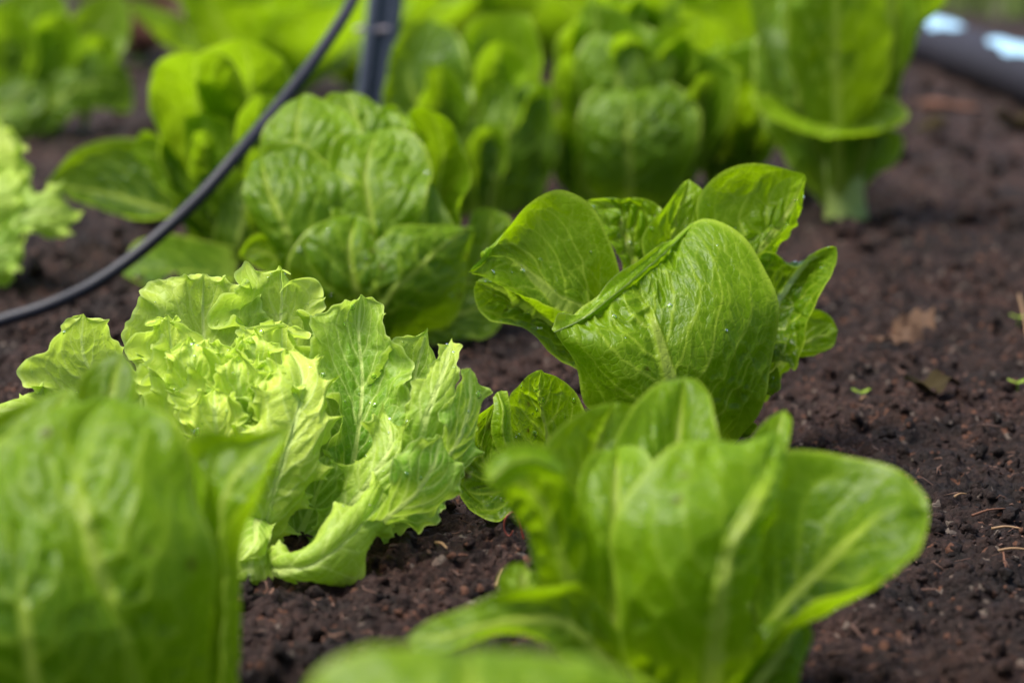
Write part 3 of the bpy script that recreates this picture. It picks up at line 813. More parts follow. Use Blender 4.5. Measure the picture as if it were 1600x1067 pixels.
# ---- compact head behind, centre left --------------------------------------
D = Plant('lettuce', (585, 525), 'tight round lettuce head in the middle left, behind the frilly one, overlapping blistered leaves', group=G_GEM)
D.stem(.012, .04)
K = dict(nsec=7, puck=.85, cs=.012, vein=.8, flare=.0042, wave=.003, edgew=1.0)
MD = (110, 81)
D.traced([[(470, 470, 3), (447, 400, 4.4), (410, 350, 4.6), (397, 302, 4.4), (386, 273, 3.6), (396, 250, 3), (408, 246, 2.6)],
          [(480, 470, 4), (455, 376, 5.4), (438, 334, 5.4), (420, 294, 4.6), (408, 246, 2.6)],
          [(560, 470, 4), (566, 400, 4.4), (566, 334, 4), (538, 286, 3.2), (504, 248, 2.4), (467, 233, 2), (430, 236, 2.2), (408, 246, 2.6)]],
         MD, side=1, tone=.42, bulge=.002, ribw=.0026, **K)
D.traced([[(560, 470, 3), (545, 390, 4.4), (524, 320, 4), (515, 270, 3), (536, 224, 1.6), (574, 204, .6), (592, 202, .4)],
          [(590, 470, 4), (583, 370, 5), (578, 320, 4.6), (572, 270, 3.4), (592, 202, .4)],
          [(620, 470, 4), (640, 380, 4.4), (664, 310, 4), (675, 276, 3), (668, 250, 2), (648, 226, 1), (616, 205, .4), (592, 202, .4)]],
         MD, side=1, tone=.55, bulge=.002, ribw=.0026, **K)
D.traced([[(520, 530, 4), (470, 480, 6), (452, 420, 6.6), (466, 385, 6.6), (495, 355, 6.2), (530, 340, 5.6), (556, 338, 5)],
          [(570, 530, 5), (560, 470, 7), (550, 430, 7.4), (545, 390, 7), (556, 338, 5)],
          [(600, 530, 5), (606, 470, 6.6), (600, 430, 6.8), (585, 390, 6.4), (582, 352, 5.6), (556, 338, 5)]],
         MD, side=1, tone=.42, bulge=.004, ribw=.003, spots=4, **K)
D.traced([[(585, 530, 5), (575, 470, 6), (560, 430, 6), (572, 400, 6), (600, 372, 6), (622, 353, 5.6), (665, 356, 5), (706, 360, 4.4), (742, 354, 3.6)],
          [(590, 535, 6), (597, 492, 7.4), (612, 458, 7.8), (650, 425, 7.4), (688, 388, 6), (742, 354, 3.6)],
          [(620, 540, 4), (670, 520, 4.4), (710, 488, 4), (724, 440, 3.6), (732, 392, 3.4), (742, 354, 3.6)]],
         MD, side=-1, tone=.4, rib=1.0, ribw=.003, bulge=.003, spots=6, nsec=8, puck=.9, cs=.014)
D.traced([[(640, 480, 0), (645, 380, 0), (660, 300, -.6), (650, 230, -1.4), (636, 180, -2), (650, 168, -2.6), (672, 173, -3)],
          [(690, 480, -1), (684, 380, -1.4), (686, 290, -2), (694, 240, -2.6), (672, 173, -3)],
          [(715, 480, 1), (722, 400, 1), (732, 340, .6), (738, 285, .2), (740, 240, -.4), (716, 200, -1.8), (690, 180, -2.6), (672, 173, -3)]],
         MD, side=1, tone=.36, bulge=-.003, ribw=.0026, hood=2, **K)
D.traced([[(640, 450, 3), (636, 380, 3.6), (638, 330, 3.4), (650, 300, 3), (672, 284, 2.4)],
          [(665, 450, 3), (664, 380, 4), (664, 330, 3.8), (672, 284, 2.4)],
          [(690, 450, 3), (692, 380, 3.2), (692, 330, 3), (688, 300, 2.6), (672, 284, 2.4)]],
         (80, 61), side=1, tone=.4, ribw=.003, **K)
D.traced([[(430, 400, 0), (416, 300, 0), (418, 235, 0), (432, 190, -.6), (447, 160, -1), (474, 147, -1.4)],
          [(480, 400, 1), (470, 300, 1.4), (464, 235, 1.4), (466, 190, .4), (474, 147, -1.4)],
          [(560, 400, 1), (566, 300, 1.4), (568, 235, 1.2), (562, 198, .6), (538, 172, -.2), (500, 155, -1), (474, 147, -1.4)]],
         MD, side=1, tone=.62, bulge=.002, ribw=.003, **{**K, 'puck': .9, 'doff': -1.5})
D.traced([[(500, 400, -1), (500, 250, -1), (500, 190, -1.4), (514, 154, -2), (540, 146, -2.6)],
          [(560, 400, 0), (560, 250, 0), (556, 190, -.8), (540, 146, -2.6)],
          [(620, 400, -1), (624, 250, -1), (624, 205, -1.4), (606, 175, -2), (575, 152, -2.4), (540, 146, -2.6)]],
         MD, side=1, tone=.55, bulge=.002, ribw=.003, **{**K, 'puck': .9, 'doff': -1.5})
D.traced([[(600, 400, -2), (590, 250, -2), (586, 190, -2.4), (600, 168, -3), (622, 167, -3.4)],
          [(620, 400, -2), (618, 250, -2), (616, 200, -2.6), (622, 167, -3.4)],
          [(660, 400, -2), (650, 250, -2), (646, 205, -2.6), (640, 182, -3), (622, 167, -3.4)]],
         (80, 61), side=1, tone=.8, ribw=.002, **K)
D.traced([[(650, 520, 0), (700, 420, 0), (724, 360, -1), (740, 330, -1.6), (770, 325, -2)],
          [(660, 525, 0), (730, 440, -1), (760, 380, -1.6), (770, 325, -2)],
          [(680, 535, 0), (760, 480, -1), (796, 400, -1.6), (798, 345, -2), (770, 325, -2)]],
         MD, side=1, tone=.55, ribw=.003, **K)
D.traced([[(610, 545, 3), (650, 500, 3), (700, 460, 2.6), (745, 445, 2), (782, 470, 1.6)],
          [(610, 550, 3), (668, 508, 3.4), (710, 492, 3.2), (750, 480, 2.6), (782, 470, 1.6)],
          [(610, 560, 3), (670, 546, 4), (720, 545, 4), (760, 530, 3.4), (783, 505, 2.4), (782, 470, 1.6)]],
         MD, side=1, tone=.3, ribw=.0024, **K)
D.traced([[(520, 480, 2), (440, 440, 2.6), (400, 420, 2.6), (374, 402, 2.4)],
          [(520, 470, 1), (440, 410, 2), (405, 392, 2.2), (374, 402, 2.4)],
          [(520, 450, 1), (440, 380, 1.4), (400, 372, 1.8), (374, 402, 2.4)]],
         (80, 61), side=1, tone=.42, ribw=.0024, **K)
D.core(.8, 9, 8, tone=.15, hmax=.85, dy=.035)

# ---- blurred lettuce, front right --------------------------------------------
Fp = Plant('lettuce', (1130, 1120), 'large blurred lettuce at the bottom right with a wide leaf reaching right over soil', group=G_GEM)
Fp.stem(.013, .04)
K = dict(nsec=8, puck=.5, vein=.6)
MF = (100, 81)
Fp.traced([[(1010, 1130, 2), (985, 1040, 4), (964, 930, 5), (954, 850, 5), (966, 800, 4.8), (996, 756, 4.4), (1044, 712, 3.6), (1095, 695, 3), (1160, 682, 2.6), (1218, 674, 2.2)],
           [(1100, 1130, 3), (1116, 1010, 5), (1124, 920, 6), (1142, 842, 6), (1168, 796, 5.4), (1195, 740, 4), (1218, 674, 2.2)],
           [(1170, 1130, 2), (1180, 1010, 3), (1165, 930, 3.6), (1162, 850, 4), (1180, 800, 4), (1205, 745, 3), (1218, 674, 2.2)]],
          MF, side=-1, tone=.55, rib=1.3, bulge=.005, ribw=.0048, ribend=.8, spots=3, **{**K, 'puck': 1.0})
Fp.traced([[(1120, 1060, 0), (1150, 930, .6), (1165, 850, 1), (1180, 770, 1), (1215, 712, .6), (1275, 703, .4), (1342, 713, .6), (1400, 730, 1.2), (1440, 770, 2), (1452, 800, 2.6)],
           [(1150, 1060, 1), (1215, 955, 1.6), (1264, 904, 2), (1310, 858, 2.4), (1360, 814, 2.8), (1408, 790, 3), (1452, 800, 2.6)],
           [(1150, 1090, 3), (1210, 992, 4.6), (1262, 966, 5.4), (1325, 945, 6), (1388, 914, 6), (1428, 872, 5), (1448, 830, 3.6), (1452, 800, 2.6)]],
          MF, side=1, tone=.36, rib=.8, bulge=-.004, ribw=.0038, ribend=.8, **{**K, 'puck': .7})
Fp.traced([[(900, 1000, -1), (850, 860, -1), (834, 760, -1.6), (838, 706, -2), (870, 668, -3), (915, 640, -3.6), (960, 628, -4)],
           [(960, 1000, -2), (930, 860, -2.6), (925, 760, -3.4), (935, 690, -4), (960, 628, -4)],
           [(1040, 1000, -2), (1030, 860, -3), (1024, 760, -3.6), (1010, 680, -4), (990, 634, -4), (960, 628, -4)]],
          MF, side=1, tone=.4, bulge=.003, **K)
Fp.traced([[(960, 1000, -1), (955, 840, -1), (955, 700, -1.4), (975, 650, -2), (1000, 622, -2.6), (1030, 598, -3), (1068, 589, -3.4)],
           [(1050, 1000, -1), (1050, 840, -1.4), (1052, 740, -1.6), (1062, 660, -2.6), (1068, 589, -3.4)],
           [(1130, 1000, -1), (1136, 840, -1), (1132, 740, -1), (1128, 672, -1.4), (1108, 616, -2.8), (1090, 594, -3.2), (1068, 589, -3.4)]],
          MF, side=1, tone=.5, bulge=.004, rib=.5, ribw=.003, **K)
Fp.traced([[(1120, 1000, -1), (1140, 840, -1), (1150, 740, -1.4), (1172, 684, -2), (1200, 655, -2.6), (1226, 640, -3)],
           [(1150, 1000, -1), (1175, 840, -1.6), (1190, 740, -2), (1210, 690, -2.4), (1226, 640, -3)],
           [(1180, 1000, -1), (1205, 840, -1.4), (1222, 740, -1.6), (1236, 690, -2), (1238, 655, -2.6), (1226, 640, -3)]],
          (80, 61), side=1, tone=.5, **K)
Fp.traced([[(930, 1060, 2), (865, 960, 3.4), (840, 900, 4), (806, 820, 4.6), (778, 780, 5.2), (757, 748, 5.4)],
           [(960, 1060, 2), (900, 930, 2.6), (870, 850, 3), (850, 790, 3.4), (812, 752, 4.4), (757, 748, 5.4)],
           [(990, 1060, 3), (946, 920, 4), (938, 840, 4.2), (916, 776, 4), (882, 734, 4), (838, 709, 4.4), (792, 712, 5), (757, 748, 5.4)]],
          MF, side=1, tone=.38, ribw=.003, bulge=-.004, wave=.003, **K)
# rolled lip of that leaf
Fp.traced([[(757, 744, 5.8), (792, 708, 5.6), (838, 706, 5.0), (882, 730, 4.6)],
           [(765, 752, 6.2), (800, 724, 6.0), (840, 720, 5.5), (878, 742, 4.9)],
           [(768, 764, 5.8), (803, 738, 5.6), (842, 734, 5.0), (874, 754, 4.5)]],
          (60, 25), side=1, tone=.75, rib=0, puck=.4, ribw=.0005, vein=.3, wave=.0005)
Fp.traced([[(925, 960, 1), (915, 860, 1), (912, 780, .6), (918, 730, 0), (940, 705, -.6), (965, 700, -1)],
           [(965, 960, 1), (962, 860, 1.6), (962, 780, 1), (965, 700, -1)],
           [(1020, 960, 1), (1024, 860, 1), (1026, 780, .6), (1020, 730, 0), (1000, 706, -.6), (965, 700, -1)]],
          (80, 61), side=1, tone=.7, bulge=.002, ribw=.003, **K)
Fp.traced([[(985, 1080, 3), (960, 1010, 4), (930, 930, 4.6), (904, 908, 5), (850, 918, 5.6), (797, 930, 6), (735, 942, 6.4), (672, 966, 6.8), (636, 996, 7)],
           [(990, 1090, 3), (930, 1010, 5), (880, 972, 5.6), (820, 968, 6.4), (760, 975, 7), (690, 994, 7.2), (636, 996, 7)],
           [(990, 1110, 4), (930, 1060, 6), (860, 1015, 7.6), (800, 1000, 8), (740, 1005, 8), (690, 1016, 7.8), (655, 1018, 7.4), (636, 996, 7)]],
          MF, side=-1, tone=.42, ribw=.003, **K)
Fp.traced([[(850, 990, 1), (800, 940, 1), (784, 915, 1), (800, 885, 1), (822, 880, 1)],
           [(870, 990, 1), (830, 940, 1.4), (818, 915, 1.4), (822, 880, 1)],
           [(890, 990, 1), (860, 940, 1), (845, 905, 1), (822, 880, 1)]],
          (60, 41), side=1, tone=.5, **K)
Fp.traced([[(1130, 1120, 2), (1150, 1060, 2), (1180, 1000, 2), (1215, 960, 1.6), (1240, 940, 1)],
           [(1150, 1120, 3), (1190, 1060, 3.6), (1225, 1005, 3), (1240, 940, 1)],
           [(1180, 1140, 2), (1235, 1085, 2.4), (1250, 1040, 2.4), (1254, 985, 1.6), (1240, 940, 1)]],
          (80, 61), side=-1, tone=.45, ribw=.005, **K)
Fp.core(.75, 9, 2, tone=.2, hmax=.8, dy=.035)

# ---- blurred lettuce, front left ----------------------------------------------
Gp = Plant('lettuce', (190, 1180), 'very large blurred lettuce filling the bottom left corner, broad pale ribbed leaf', group=G_GEM)
Gp.stem(.013, .04)
K = dict(nsec=8, puck=.55, vein=.6)
Gp.traced([[(90, 1190, 1), (20, 1010, 3), (-60, 880, 3.6), (-80, 790, 3.6), (-40, 730, 3.4), (20, 682, 3), (80, 648, 2.6), (130, 630, 2), (172, 620, 1.8)],
           [(230, 1190, 3), (205, 1062, 5), (176, 960, 6), (144, 862, 6), (124, 762, 5), (120, 700, 3.6), (140, 650, 2.6), (172, 620, 1.8)],
           [(290, 1190, 2), (318, 1040, 3.6), (330, 920, 4), (318, 840, 4), (308, 770, 3.6), (288, 704, 3), (258, 658, 2.4), (222, 630, 1.8), (198, 621, 1.7), (172, 620, 1.8)]],
          MF, side=-1, tone=.5, rib=1.2, bulge=.005, ribw=.0048, ribend=.75, spots=3, **{**K, 'puck': .75, 'vein': .9})
Gp.traced([[(60, 1190, 5), (-60, 1080, 6), (-110, 960, 6.4), (-80, 860, 6.4), (-30, 815, 6), (30, 808, 5.6)],
           [(120, 1190, 6), (60, 1080, 7.6), (40, 980, 8), (30, 880, 7.4), (30, 808, 5.6)],
           [(250, 1190, 5), (200, 1080, 6.4), (180, 985, 6.6), (148, 914, 6.4), (112, 862, 6.2), (70, 823, 6), (30, 808, 5.6)]],
          MF, side=-1, tone=.30, rib=1, bulge=.004, ribw=.0028, ribend=.7, **{**K, 'puck': .9})
Gp.traced([[(300, 1150, 0), (325, 980, 0), (320, 860, 0), (306, 770, 0), (288, 700, -.6), (318, 674, -1), (375, 680, -1), (445, 668, -1)],
           [(330, 1150, 1), (345, 980, .6), (345, 860, .2), (350, 780, 0), (385, 724, -.6), (445, 668, -1)],
           [(372, 1150, 3), (370, 1000, 3.4), (367, 880, 3), (376, 812, 2.6), (398, 768, 1.8), (428, 724, .8), (456, 688, 0), (445, 668, -1)]],
          MF, side=1, tone=.6, bulge=-.004, ribw=.003, **K)  # raised tone paints the sky's sheen into this leaf's colour
Gp.traced([[(120, 900, -2), (112, 760, -2), (114, 640, -2.4), (132, 585, -3), (166, 556, -3.4), (190, 548, -3.6)],
           [(170, 900, -2), (168, 760, -2), (170, 640, -2.6), (190, 548, -3.6)],
           [(225, 900, -2), (224, 760, -2), (220, 640, -2.4), (212, 580, -3.2), (190, 548, -3.6)]],
          (80, 61), side=1, tone=.22, ribw=.003, **K)
Gp.traced([[(60, 950, -1), (-40, 800, -1), (-60, 700, -1), (0, 650, -1.4), (60, 622, -2), (112, 606, -2.4)],
           [(120, 950, -1), (60, 800, -1), (50, 700, -1), (80, 650, -1.6), (112, 606, -2.4)],
           [(200, 950, -1), (160, 800, -1), (140, 700, -1), (128, 640, -2), (112, 606, -2.4)]],
          (80, 61), side=1, tone=.4, ribw=.003, **K)
Gp.core(.8, 9, 9, tone=.2, hmax=.8, dy=.04)

# ---- nearest leaf, bottom edge --------------------------------------------------
Np = Plant('lettuce', (780, 1900), 'nearest lettuce, only a strongly blurred leaf tip above the bottom edge', group=G_GEM)
Np.traced([[(700, 1700, -2), (640, 1400, -3), (560, 1200, -3.4), (500, 1080, -3.6), (560, 1040, -3.8), (640, 1022, -4), (730, 1016, -4.2)],
           [(780, 1700, -1), (770, 1400, -1), (760, 1250, -1), (745, 1120, -2), (730, 1016, -4.2)],
           [(860, 1700, -2), (930, 1400, -3), (1010, 1200, -3.4), (1040, 1100, -3.8), (960, 1050, -4), (840, 1026, -4.2), (730, 1016, -4.2)]],
          (80, 61), side=1, tone=.4, bulge=.003, nsec=7)
Np.head(.8, 9, .2, 4, tone=.35, hmax=.62)
Np.stem(.012, .03)

# ---- dark open lettuce, back left ------------------------------------------------
E = Plant('lettuce', (350, 400), 'dark green open lettuce behind the black tube with one leaf stretched out to the left', group=G_GEM, mat=M_BACK)
E.stem(.013, .05)
K = dict(nsec=8, puck=.7, edgew=1.0, vein=.8, flare=.004)
ME = (80, 61)
E.traced([[(300, 420, 0), (270, 340, 2), (240, 240, 4), (228, 170, 5), (228, 108, 5), (258, 88, 4.4), (310, 84, 4)],
          [(330, 420, -4), (320, 320, -6), (312, 240, -7), (308, 160, -5), (306, 110, 0), (310, 84, 4)],
          [(360, 420, -1), (385, 320, 0), (404, 240, 2), (402, 170, 4), (384, 112, 4.6), (350, 88, 4), (310, 84, 4)]],
         ME, side=1, tone=.02, ribw=.004, **K)  # very low tone paints in the shade inside the hood
E.traced([[(340, 420, -4), (330, 300, -4), (310, 200, -3), (300, 120, -2), (310, 78, -1), (345, 62, -.6), (380, 62, -.6)],
          [(370, 420, -6), (385, 300, -9), (390, 200, -10), (392, 130, -8), (386, 90, -3), (380, 62, -.6)],
          [(400, 420, -4), (440, 300, -3), (460, 200, -1), (464, 140, 0), (450, 98, 0), (418, 72, -.4), (380, 62, -.6)]],
         ME, side=1, tone=.2, ribw=.004, **K)  # lowered tone puts the cup's inner shade into the leaf colour
E.traced([[(340, 400, 1), (266, 344, 2), (216, 350, 2.4), (166, 338, 2.4), (118, 316, 2), (72, 286, 1.4)],
          [(340, 385, -1), (265, 330, 0), (216, 314, 0), (160, 300, 0), (115, 292, .6), (72, 286, 1.4)],
          [(340, 360, -1), (265, 270, -1), (230, 225, -1), (206, 218, -1), (157, 220, -.6), (112, 240, 0), (72, 286, 1.4)]],
         ME, side=1, tone=.12, ribw=.005, **K)
E.traced([[(350, 420, 2), (320, 360, 3), (285, 330, 3.4), (250, 300, 3.4), (222, 262, 3), (204, 236, 2.6)],
          [(350, 410, 2), (320, 320, 2), (280, 280, 2), (245, 245, 2), (204, 236, 2.6)],
          [(360, 400, 2), (340, 320, 3), (308, 296, 3.4), (278, 240, 2.6), (245, 208, 2), (222, 206, 2), (204, 236, 2.6)]],
         ME, side=-1, tone=.5, ribw=.003, **K)
E.traced([[(360, 400, 3), (320, 300, 4), (290, 250, 4), (279, 210, 4), (285, 186, 3.4), (318, 177, 2.6)],
          [(370, 400, 2), (345, 300, 2.4), (330, 240, 2.4), (318, 177, 2.6)],
          [(380, 400, 3), (375, 300, 3.6), (372, 240, 3.4), (360, 190, 2.8), (318, 177, 2.6)]],
         ME, side=-1, tone=.55, ribw=.003, **K)
E.traced([[(340, 420, 3), (345, 360, 4), (350, 310, 4), (370, 275, 3.6), (400, 262, 3)],
          [(370, 420, 4), (375, 370, 5), (385, 320, 4.6), (400, 262, 3)],
          [(420, 420, 3), (425, 370, 4), (430, 320, 4), (425, 280, 3.4), (400, 262, 3)]],
         ME, side=-1, tone=.3, ribw=.005, **K)
E.traced([[(370, 450, 16), (300, 464, 19), (240, 466, 19), (205, 450, 16), (190, 420, 12)],
          [(370, 430, 12), (300, 425, 13), (240, 422, 13), (190, 420, 12)],
          [(370, 400, 5), (310, 382, 6), (260, 376, 7), (215, 388, 9), (190, 420, 12)]],
         ME, side=1, tone=.25, ribw=.002, **K)
E.core(.9, 7, 12, tone=.1, hmax=.8, dy=.07)

# ---- the tall one back right, on a pale stalk --------------------------------------
R_ = Plant('lettuce', (1315, 338), 'tall blurred lettuce at the back right standing on a bare pale stalk', group=G_GEM, mat=M_BACK)
tube_obj('stalk', spline([R_.loc + np.array([.004, 0, -.01]), R_.loc + np.array([.002, 0, .02]), R_.loc + np.array([-.004, 0, .05]), R_.loc + np.array([-.012, 0, .10])], 20),
         lambda v: .0165 * (1 + .25 * math.exp(-(v / .1) ** 2)) * (1 - .1 * v) + .006 * v * v, M_STEM, R_.root, 24)
K = dict(nsec=8, puck=.7, edgew=1.0, vein=.8, flare=.004)
R_.traced([[(1294, 192, 2), (1240, 184, 4), (1190, 160, 6), (1174, 146, 7), (1186, 172, 8), (1230, 200, 9), (1292, 218, 9.5)],
           [(1300, 192, 2), (1299, 196, 4.5), (1297, 203, 7), (1295, 210, 8.6), (1292, 218, 9.5)],
           [(1306, 192, 2), (1350, 174, 4), (1404, 164, 6), (1420, 178, 7), (1396, 200, 8), (1350, 213, 9), (1292, 218, 9.5)]],
          ME, side=1, tone=.75, ribw=.0012, rib=0, wave=.004, **K)
R_.traced([[(1280, 310, 0), (1230, 250, 1), (1200, 200, 1), (1180, 120, 1), (1190, 40, 0), (1240, -30, -1)],
           [(1300, 310, 1), (1280, 220, 2.4), (1262, 140, 3), (1252, 60, 2), (1240, -30, -1)],
           [(1320, 310, 1), (1310, 220, 1.6), (1300, 140, 2), (1290, 60, 1), (1270, 0, 0), (1240, -30, -1)]],
          ME, side=-1, tone=.4, ribw=.006, rib=.6, **K)
R_.traced([[(1290, 310, 0), (1270, 200, 1), (1262, 120, 1), (1262, 50, .6), (1290, -20, 0), (1330, -40, -1)],
           [(1310, 310, 1), (1320, 200, 2), (1326, 120, 2), (1330, 50, 1), (1330, -40, -1)],
           [(1330, 310, 1), (1365, 200, 1), (1376, 120, 1), (1380, 50, .6), (1370, -10, 0), (1330, -40, -1)]],
          ME, side=-1, tone=.5, ribw=.004, hood=3, **K)
R_.traced([[(1320, 300, -1), (1362, 200, -1), (1385, 110, -1), (1392, 50, -1), (1420, 0, -1), (1470, -20, -1)],
           [(1325, 300, -2), (1378, 190, -2), (1400, 110, -2), (1425, 40, -2), (1470, -20, -1)],
           [(1330, 300, -2), (1396, 190, -2), (1412, 120, -2), (1440, 50, -2), (1478, 0, -2), (1470, -20, -1)]],
          ME, side=1, tone=.55, ribw=.004, **K)
R_.traced([[(1300, 330, -1), (1270, 290, -1), (1260, 240, -1), (1300, 200, -1), (1350, 195, -1)],
           [(1310, 330, 0), (1310, 290, 0), (1315, 240, 0), (1350, 195, -1)],
           [(1320, 320, 0), (1370, 270, -1), (1404, 246, -1), (1408, 215, -1), (1350, 195, -1)]],
          ME, side=-1, tone=.3, ribw=.005, **K)
R_.core(1.2, 10, 6, tone=.3, hmax=1.7)

# ---- back centre head ---------------------------------------------------------------
K = dict(nsec=8, puck=1.1, edgew=1.0, vein=.7, ribend=.75, flare=.005)
I_ = Plant('lettuce', (985, 322), 'blurred upright lettuce head at the back centre with a pale arched top leaf', group=G_GEM, mat=M_BACK)
I_.stem(.013, .04)
I_.traced([[(940, 330, 0), (890, 260, 0), (862, 190, 0), (855, 110, 0), (870, 50, -1), (910, 15, -1.6), (965, 4, -2)],
           [(980, 330, -2), (975, 230, -3), (972, 150, -3), (968, 80, -3), (965, 4, -2)],
           [(1020, 330, -1), (1050, 230, -1), (1075, 160, -1), (1086, 90, -1), (1060, 35, -1.6), (1020, 8, -2), (965, 4, -2)]],
          ME, side=1, tone=.3, ribw=.004, hood=3.5, **K)
I_.traced([[(950, 330, 3), (920, 270, 4.6), (908, 210, 5), (915, 160, 4.6), (950, 138, 4), (1000, 130, 3.4)],
           [(985, 330, 4), (984, 270, 6), (980, 210, 6.4), (985, 165, 5.6), (1000, 130, 3.4)],
           [(1030, 330, 3), (1070, 270, 4.6), (1090, 215, 5), (1085, 165, 4.4), (1050, 136, 3.8), (1000, 130, 3.4)]],
          ME, side=1, tone=.42, ribw=.006, bulge=.003, **K)
I_.traced([[(930, 260, 2), (918, 170, 3), (905, 110, 3), (915, 68, 2.4), (950, 45, 2), (980, 40, 1.6)],
           [(970, 260, 3), (968, 170, 4.4), (966, 110, 4), (980, 40, 1.6)],
           [(1020, 260, 2), (1035, 170, 3.4), (1048, 110, 3), (1040, 66, 2), (1010, 44, 1.8), (980, 40, 1.6)]],
          ME, side=1, tone=.6, ribw=.004, bulge=.003, **K)
I_.traced([[(1010, 320, 0), (1040, 230, 2), (1046, 170, 2.6), (1050, 110, 2), (1090, 78, 1)],
           [(1030, 320, 1), (1070, 240, 2.4), (1085, 180, 2.6), (1090, 78, 1)],
           [(1050, 320, 0), (1120, 240, 1), (1150, 180, 1.4), (1150, 110, 1), (1090, 78, 1)]],
          ME, side=1, tone=.4, ribw=.004, bulge=.002, hood=2, **K)
I_.traced([[(960, 340, 3), (900, 320, 4), (862, 270, 4), (852, 220, 4), (870, 190, 3.4)],
           [(965, 335, 3), (910, 290, 3), (885, 240, 3), (870, 190, 3.4)],
           [(970, 320, 3), (930, 270, 3.4), (905, 220, 3.4), (870, 190, 3.4)]],
          (60, 41), side=-1, tone=.5, ribw=.002, **K)
I_.core(1.2, 10, 11, tone=.4, hmax=1.3, dy=.05)

J = Plant('lettuce', (1135, 300), 'dark blurred lettuce between the back centre head and the stalked one', group=G_GEM, mat=M_BACK)
J.stem(.012, .04)
J.head(1.1, 14, 0, 14, tone=.3, hmax=.92)
J.traced([[(1120, 320, 2), (1100, 280, 3), (1098, 240, 3), (1112, 205, 2)],
          [(1128, 320, 2), (1125, 280, 3), (1122, 240, 3), (1112, 205, 2)],
          [(1135, 320, 2), (1150, 280, 3), (1140, 240, 3), (1112, 205, 2)]],
         (60, 41), side=1, tone=.5, ribw=.003, **K)

H_ = Plant('lettuce', (730, 330), 'blurred lettuce behind the ribbed grey stake with a broad pale left leaf and bright top', group=G_GEM, mat=M_BACK)
H_.stem(.012, .04)
H_.traced([[(690, 340, 2), (620, 270, 3), (596, 200, 3), (600, 110, 2), (630, 45, 1), (670, 30, 0)],
           [(720, 340, 3), (690, 260, 4.6), (668, 190, 5), (640, 120, 3.4), (670, 30, 0)],
           [(750, 340, 2), (750, 260, 3), (745, 190, 3), (735, 110, 2), (710, 50, .6), (670, 30, 0)]],
          ME, side=1, tone=.2, ribw=.006, hood=2, **K)
H_.traced([[(720, 320, 0), (716, 200, 0), (715, 110, 0), (720, 50, -1), (745, 25, -2), (790, 20, -2.6)],
           [(770, 320, 1), (780, 200, 2), (790, 110, 1), (790, 20, -2.6)],
           [(830, 320, 0), (852, 200, 0), (852, 110, 0), (848, 60, -1), (825, 25, -2), (790, 20, -2.6)]],
          ME, side=1, tone=.75, ribw=.004, hood=3, **K)
H_.traced([[(720, 350, 3), (720, 260, 4), (740, 190, 4), (775, 140, 3), (810, 125, 2)],
           [(760, 350, 4), (780, 260, 5), (800, 190, 4.4), (810, 125, 2)],
           [(820, 350, 2), (860, 270, 3), (868, 200, 3), (850, 145, 2.4), (810, 125, 2)]],
          ME, side=-1, tone=.5, ribw=.004, **K)
H_.core(1.1, 10, 16, tone=.3, hmax=1.1, dy=.06)

def petals(plant, rows):
    for cx, cy, w_, h_, d_, tn_, lean in rows:
        plant.traced([[(cx, cy + h_ * 1.4, d_ - 2), (cx - w_ * .8 + lean * .3, cy + h_ * .6, d_ - .4), (cx - w_ + lean * .7, cy, d_ + .8), (cx - w_ * .62 + lean, cy - h_ * .36, d_ + .4), (cx + lean, cy - h_ * .46, d_ - .6)],
                      [(cx, cy + h_ * 1.4, d_ - 2.6), (cx + lean * .3, cy + h_ * .5, d_ - 2.2), (cx + lean * .7, cy, d_ - 2), (cx + lean, cy - h_ * .46, d_ - .6)],
                      [(cx, cy + h_ * 1.4, d_ - 2), (cx + w_ * .8 + lean * .3, cy + h_ * .6, d_ - .4), (cx + w_ + lean * .7, cy, d_ + .8), (cx + w_ * .62 + lean, cy - h_ * .36, d_ + .4), (cx + lean, cy - h_ * .46, d_ - .6)]],
                     (70, 51), side=1, tone=tn_, nsec=7, puck=1.1, edgew=1.0, ribw=.0035, flare=.003, wave=.003)
petals(I_, [(1052, 85, 32, 60, 3.5, .8, 14), (905, 120, 30, 80, 3.4, .3, -12), (1092, 150, 40, 80, 4.2, .35, 18), (890, 215, 26, 90, 5.2, .3, -14), (985, 75, 40, 50, 4.6, .75, 0)])
petals(H_, [(700, 150, 42, 110, 5.2, .35, -12), (775, 110, 46, 100, 3.6, .8, 6), (830, 180, 34, 110, 4.0, .4, 14), (668, 230, 34, 110, 5.6, .2, -16), (760, 235, 36, 90, 6.0, .45, 6)])
petals(J, [(1140, 120, 40, 90, 5, .5, 10), (1170, 190, 36, 90, 6, .25, 12), (1108, 175, 34, 90, 6.2, .35, -10)])
petals(E, [(395, 185, 40, 80, 6.2, .3, 14), (330, 235, 36, 70, 6.4, .2, -12), (400, 270, 34, 80, 7.2, .25, 12)])
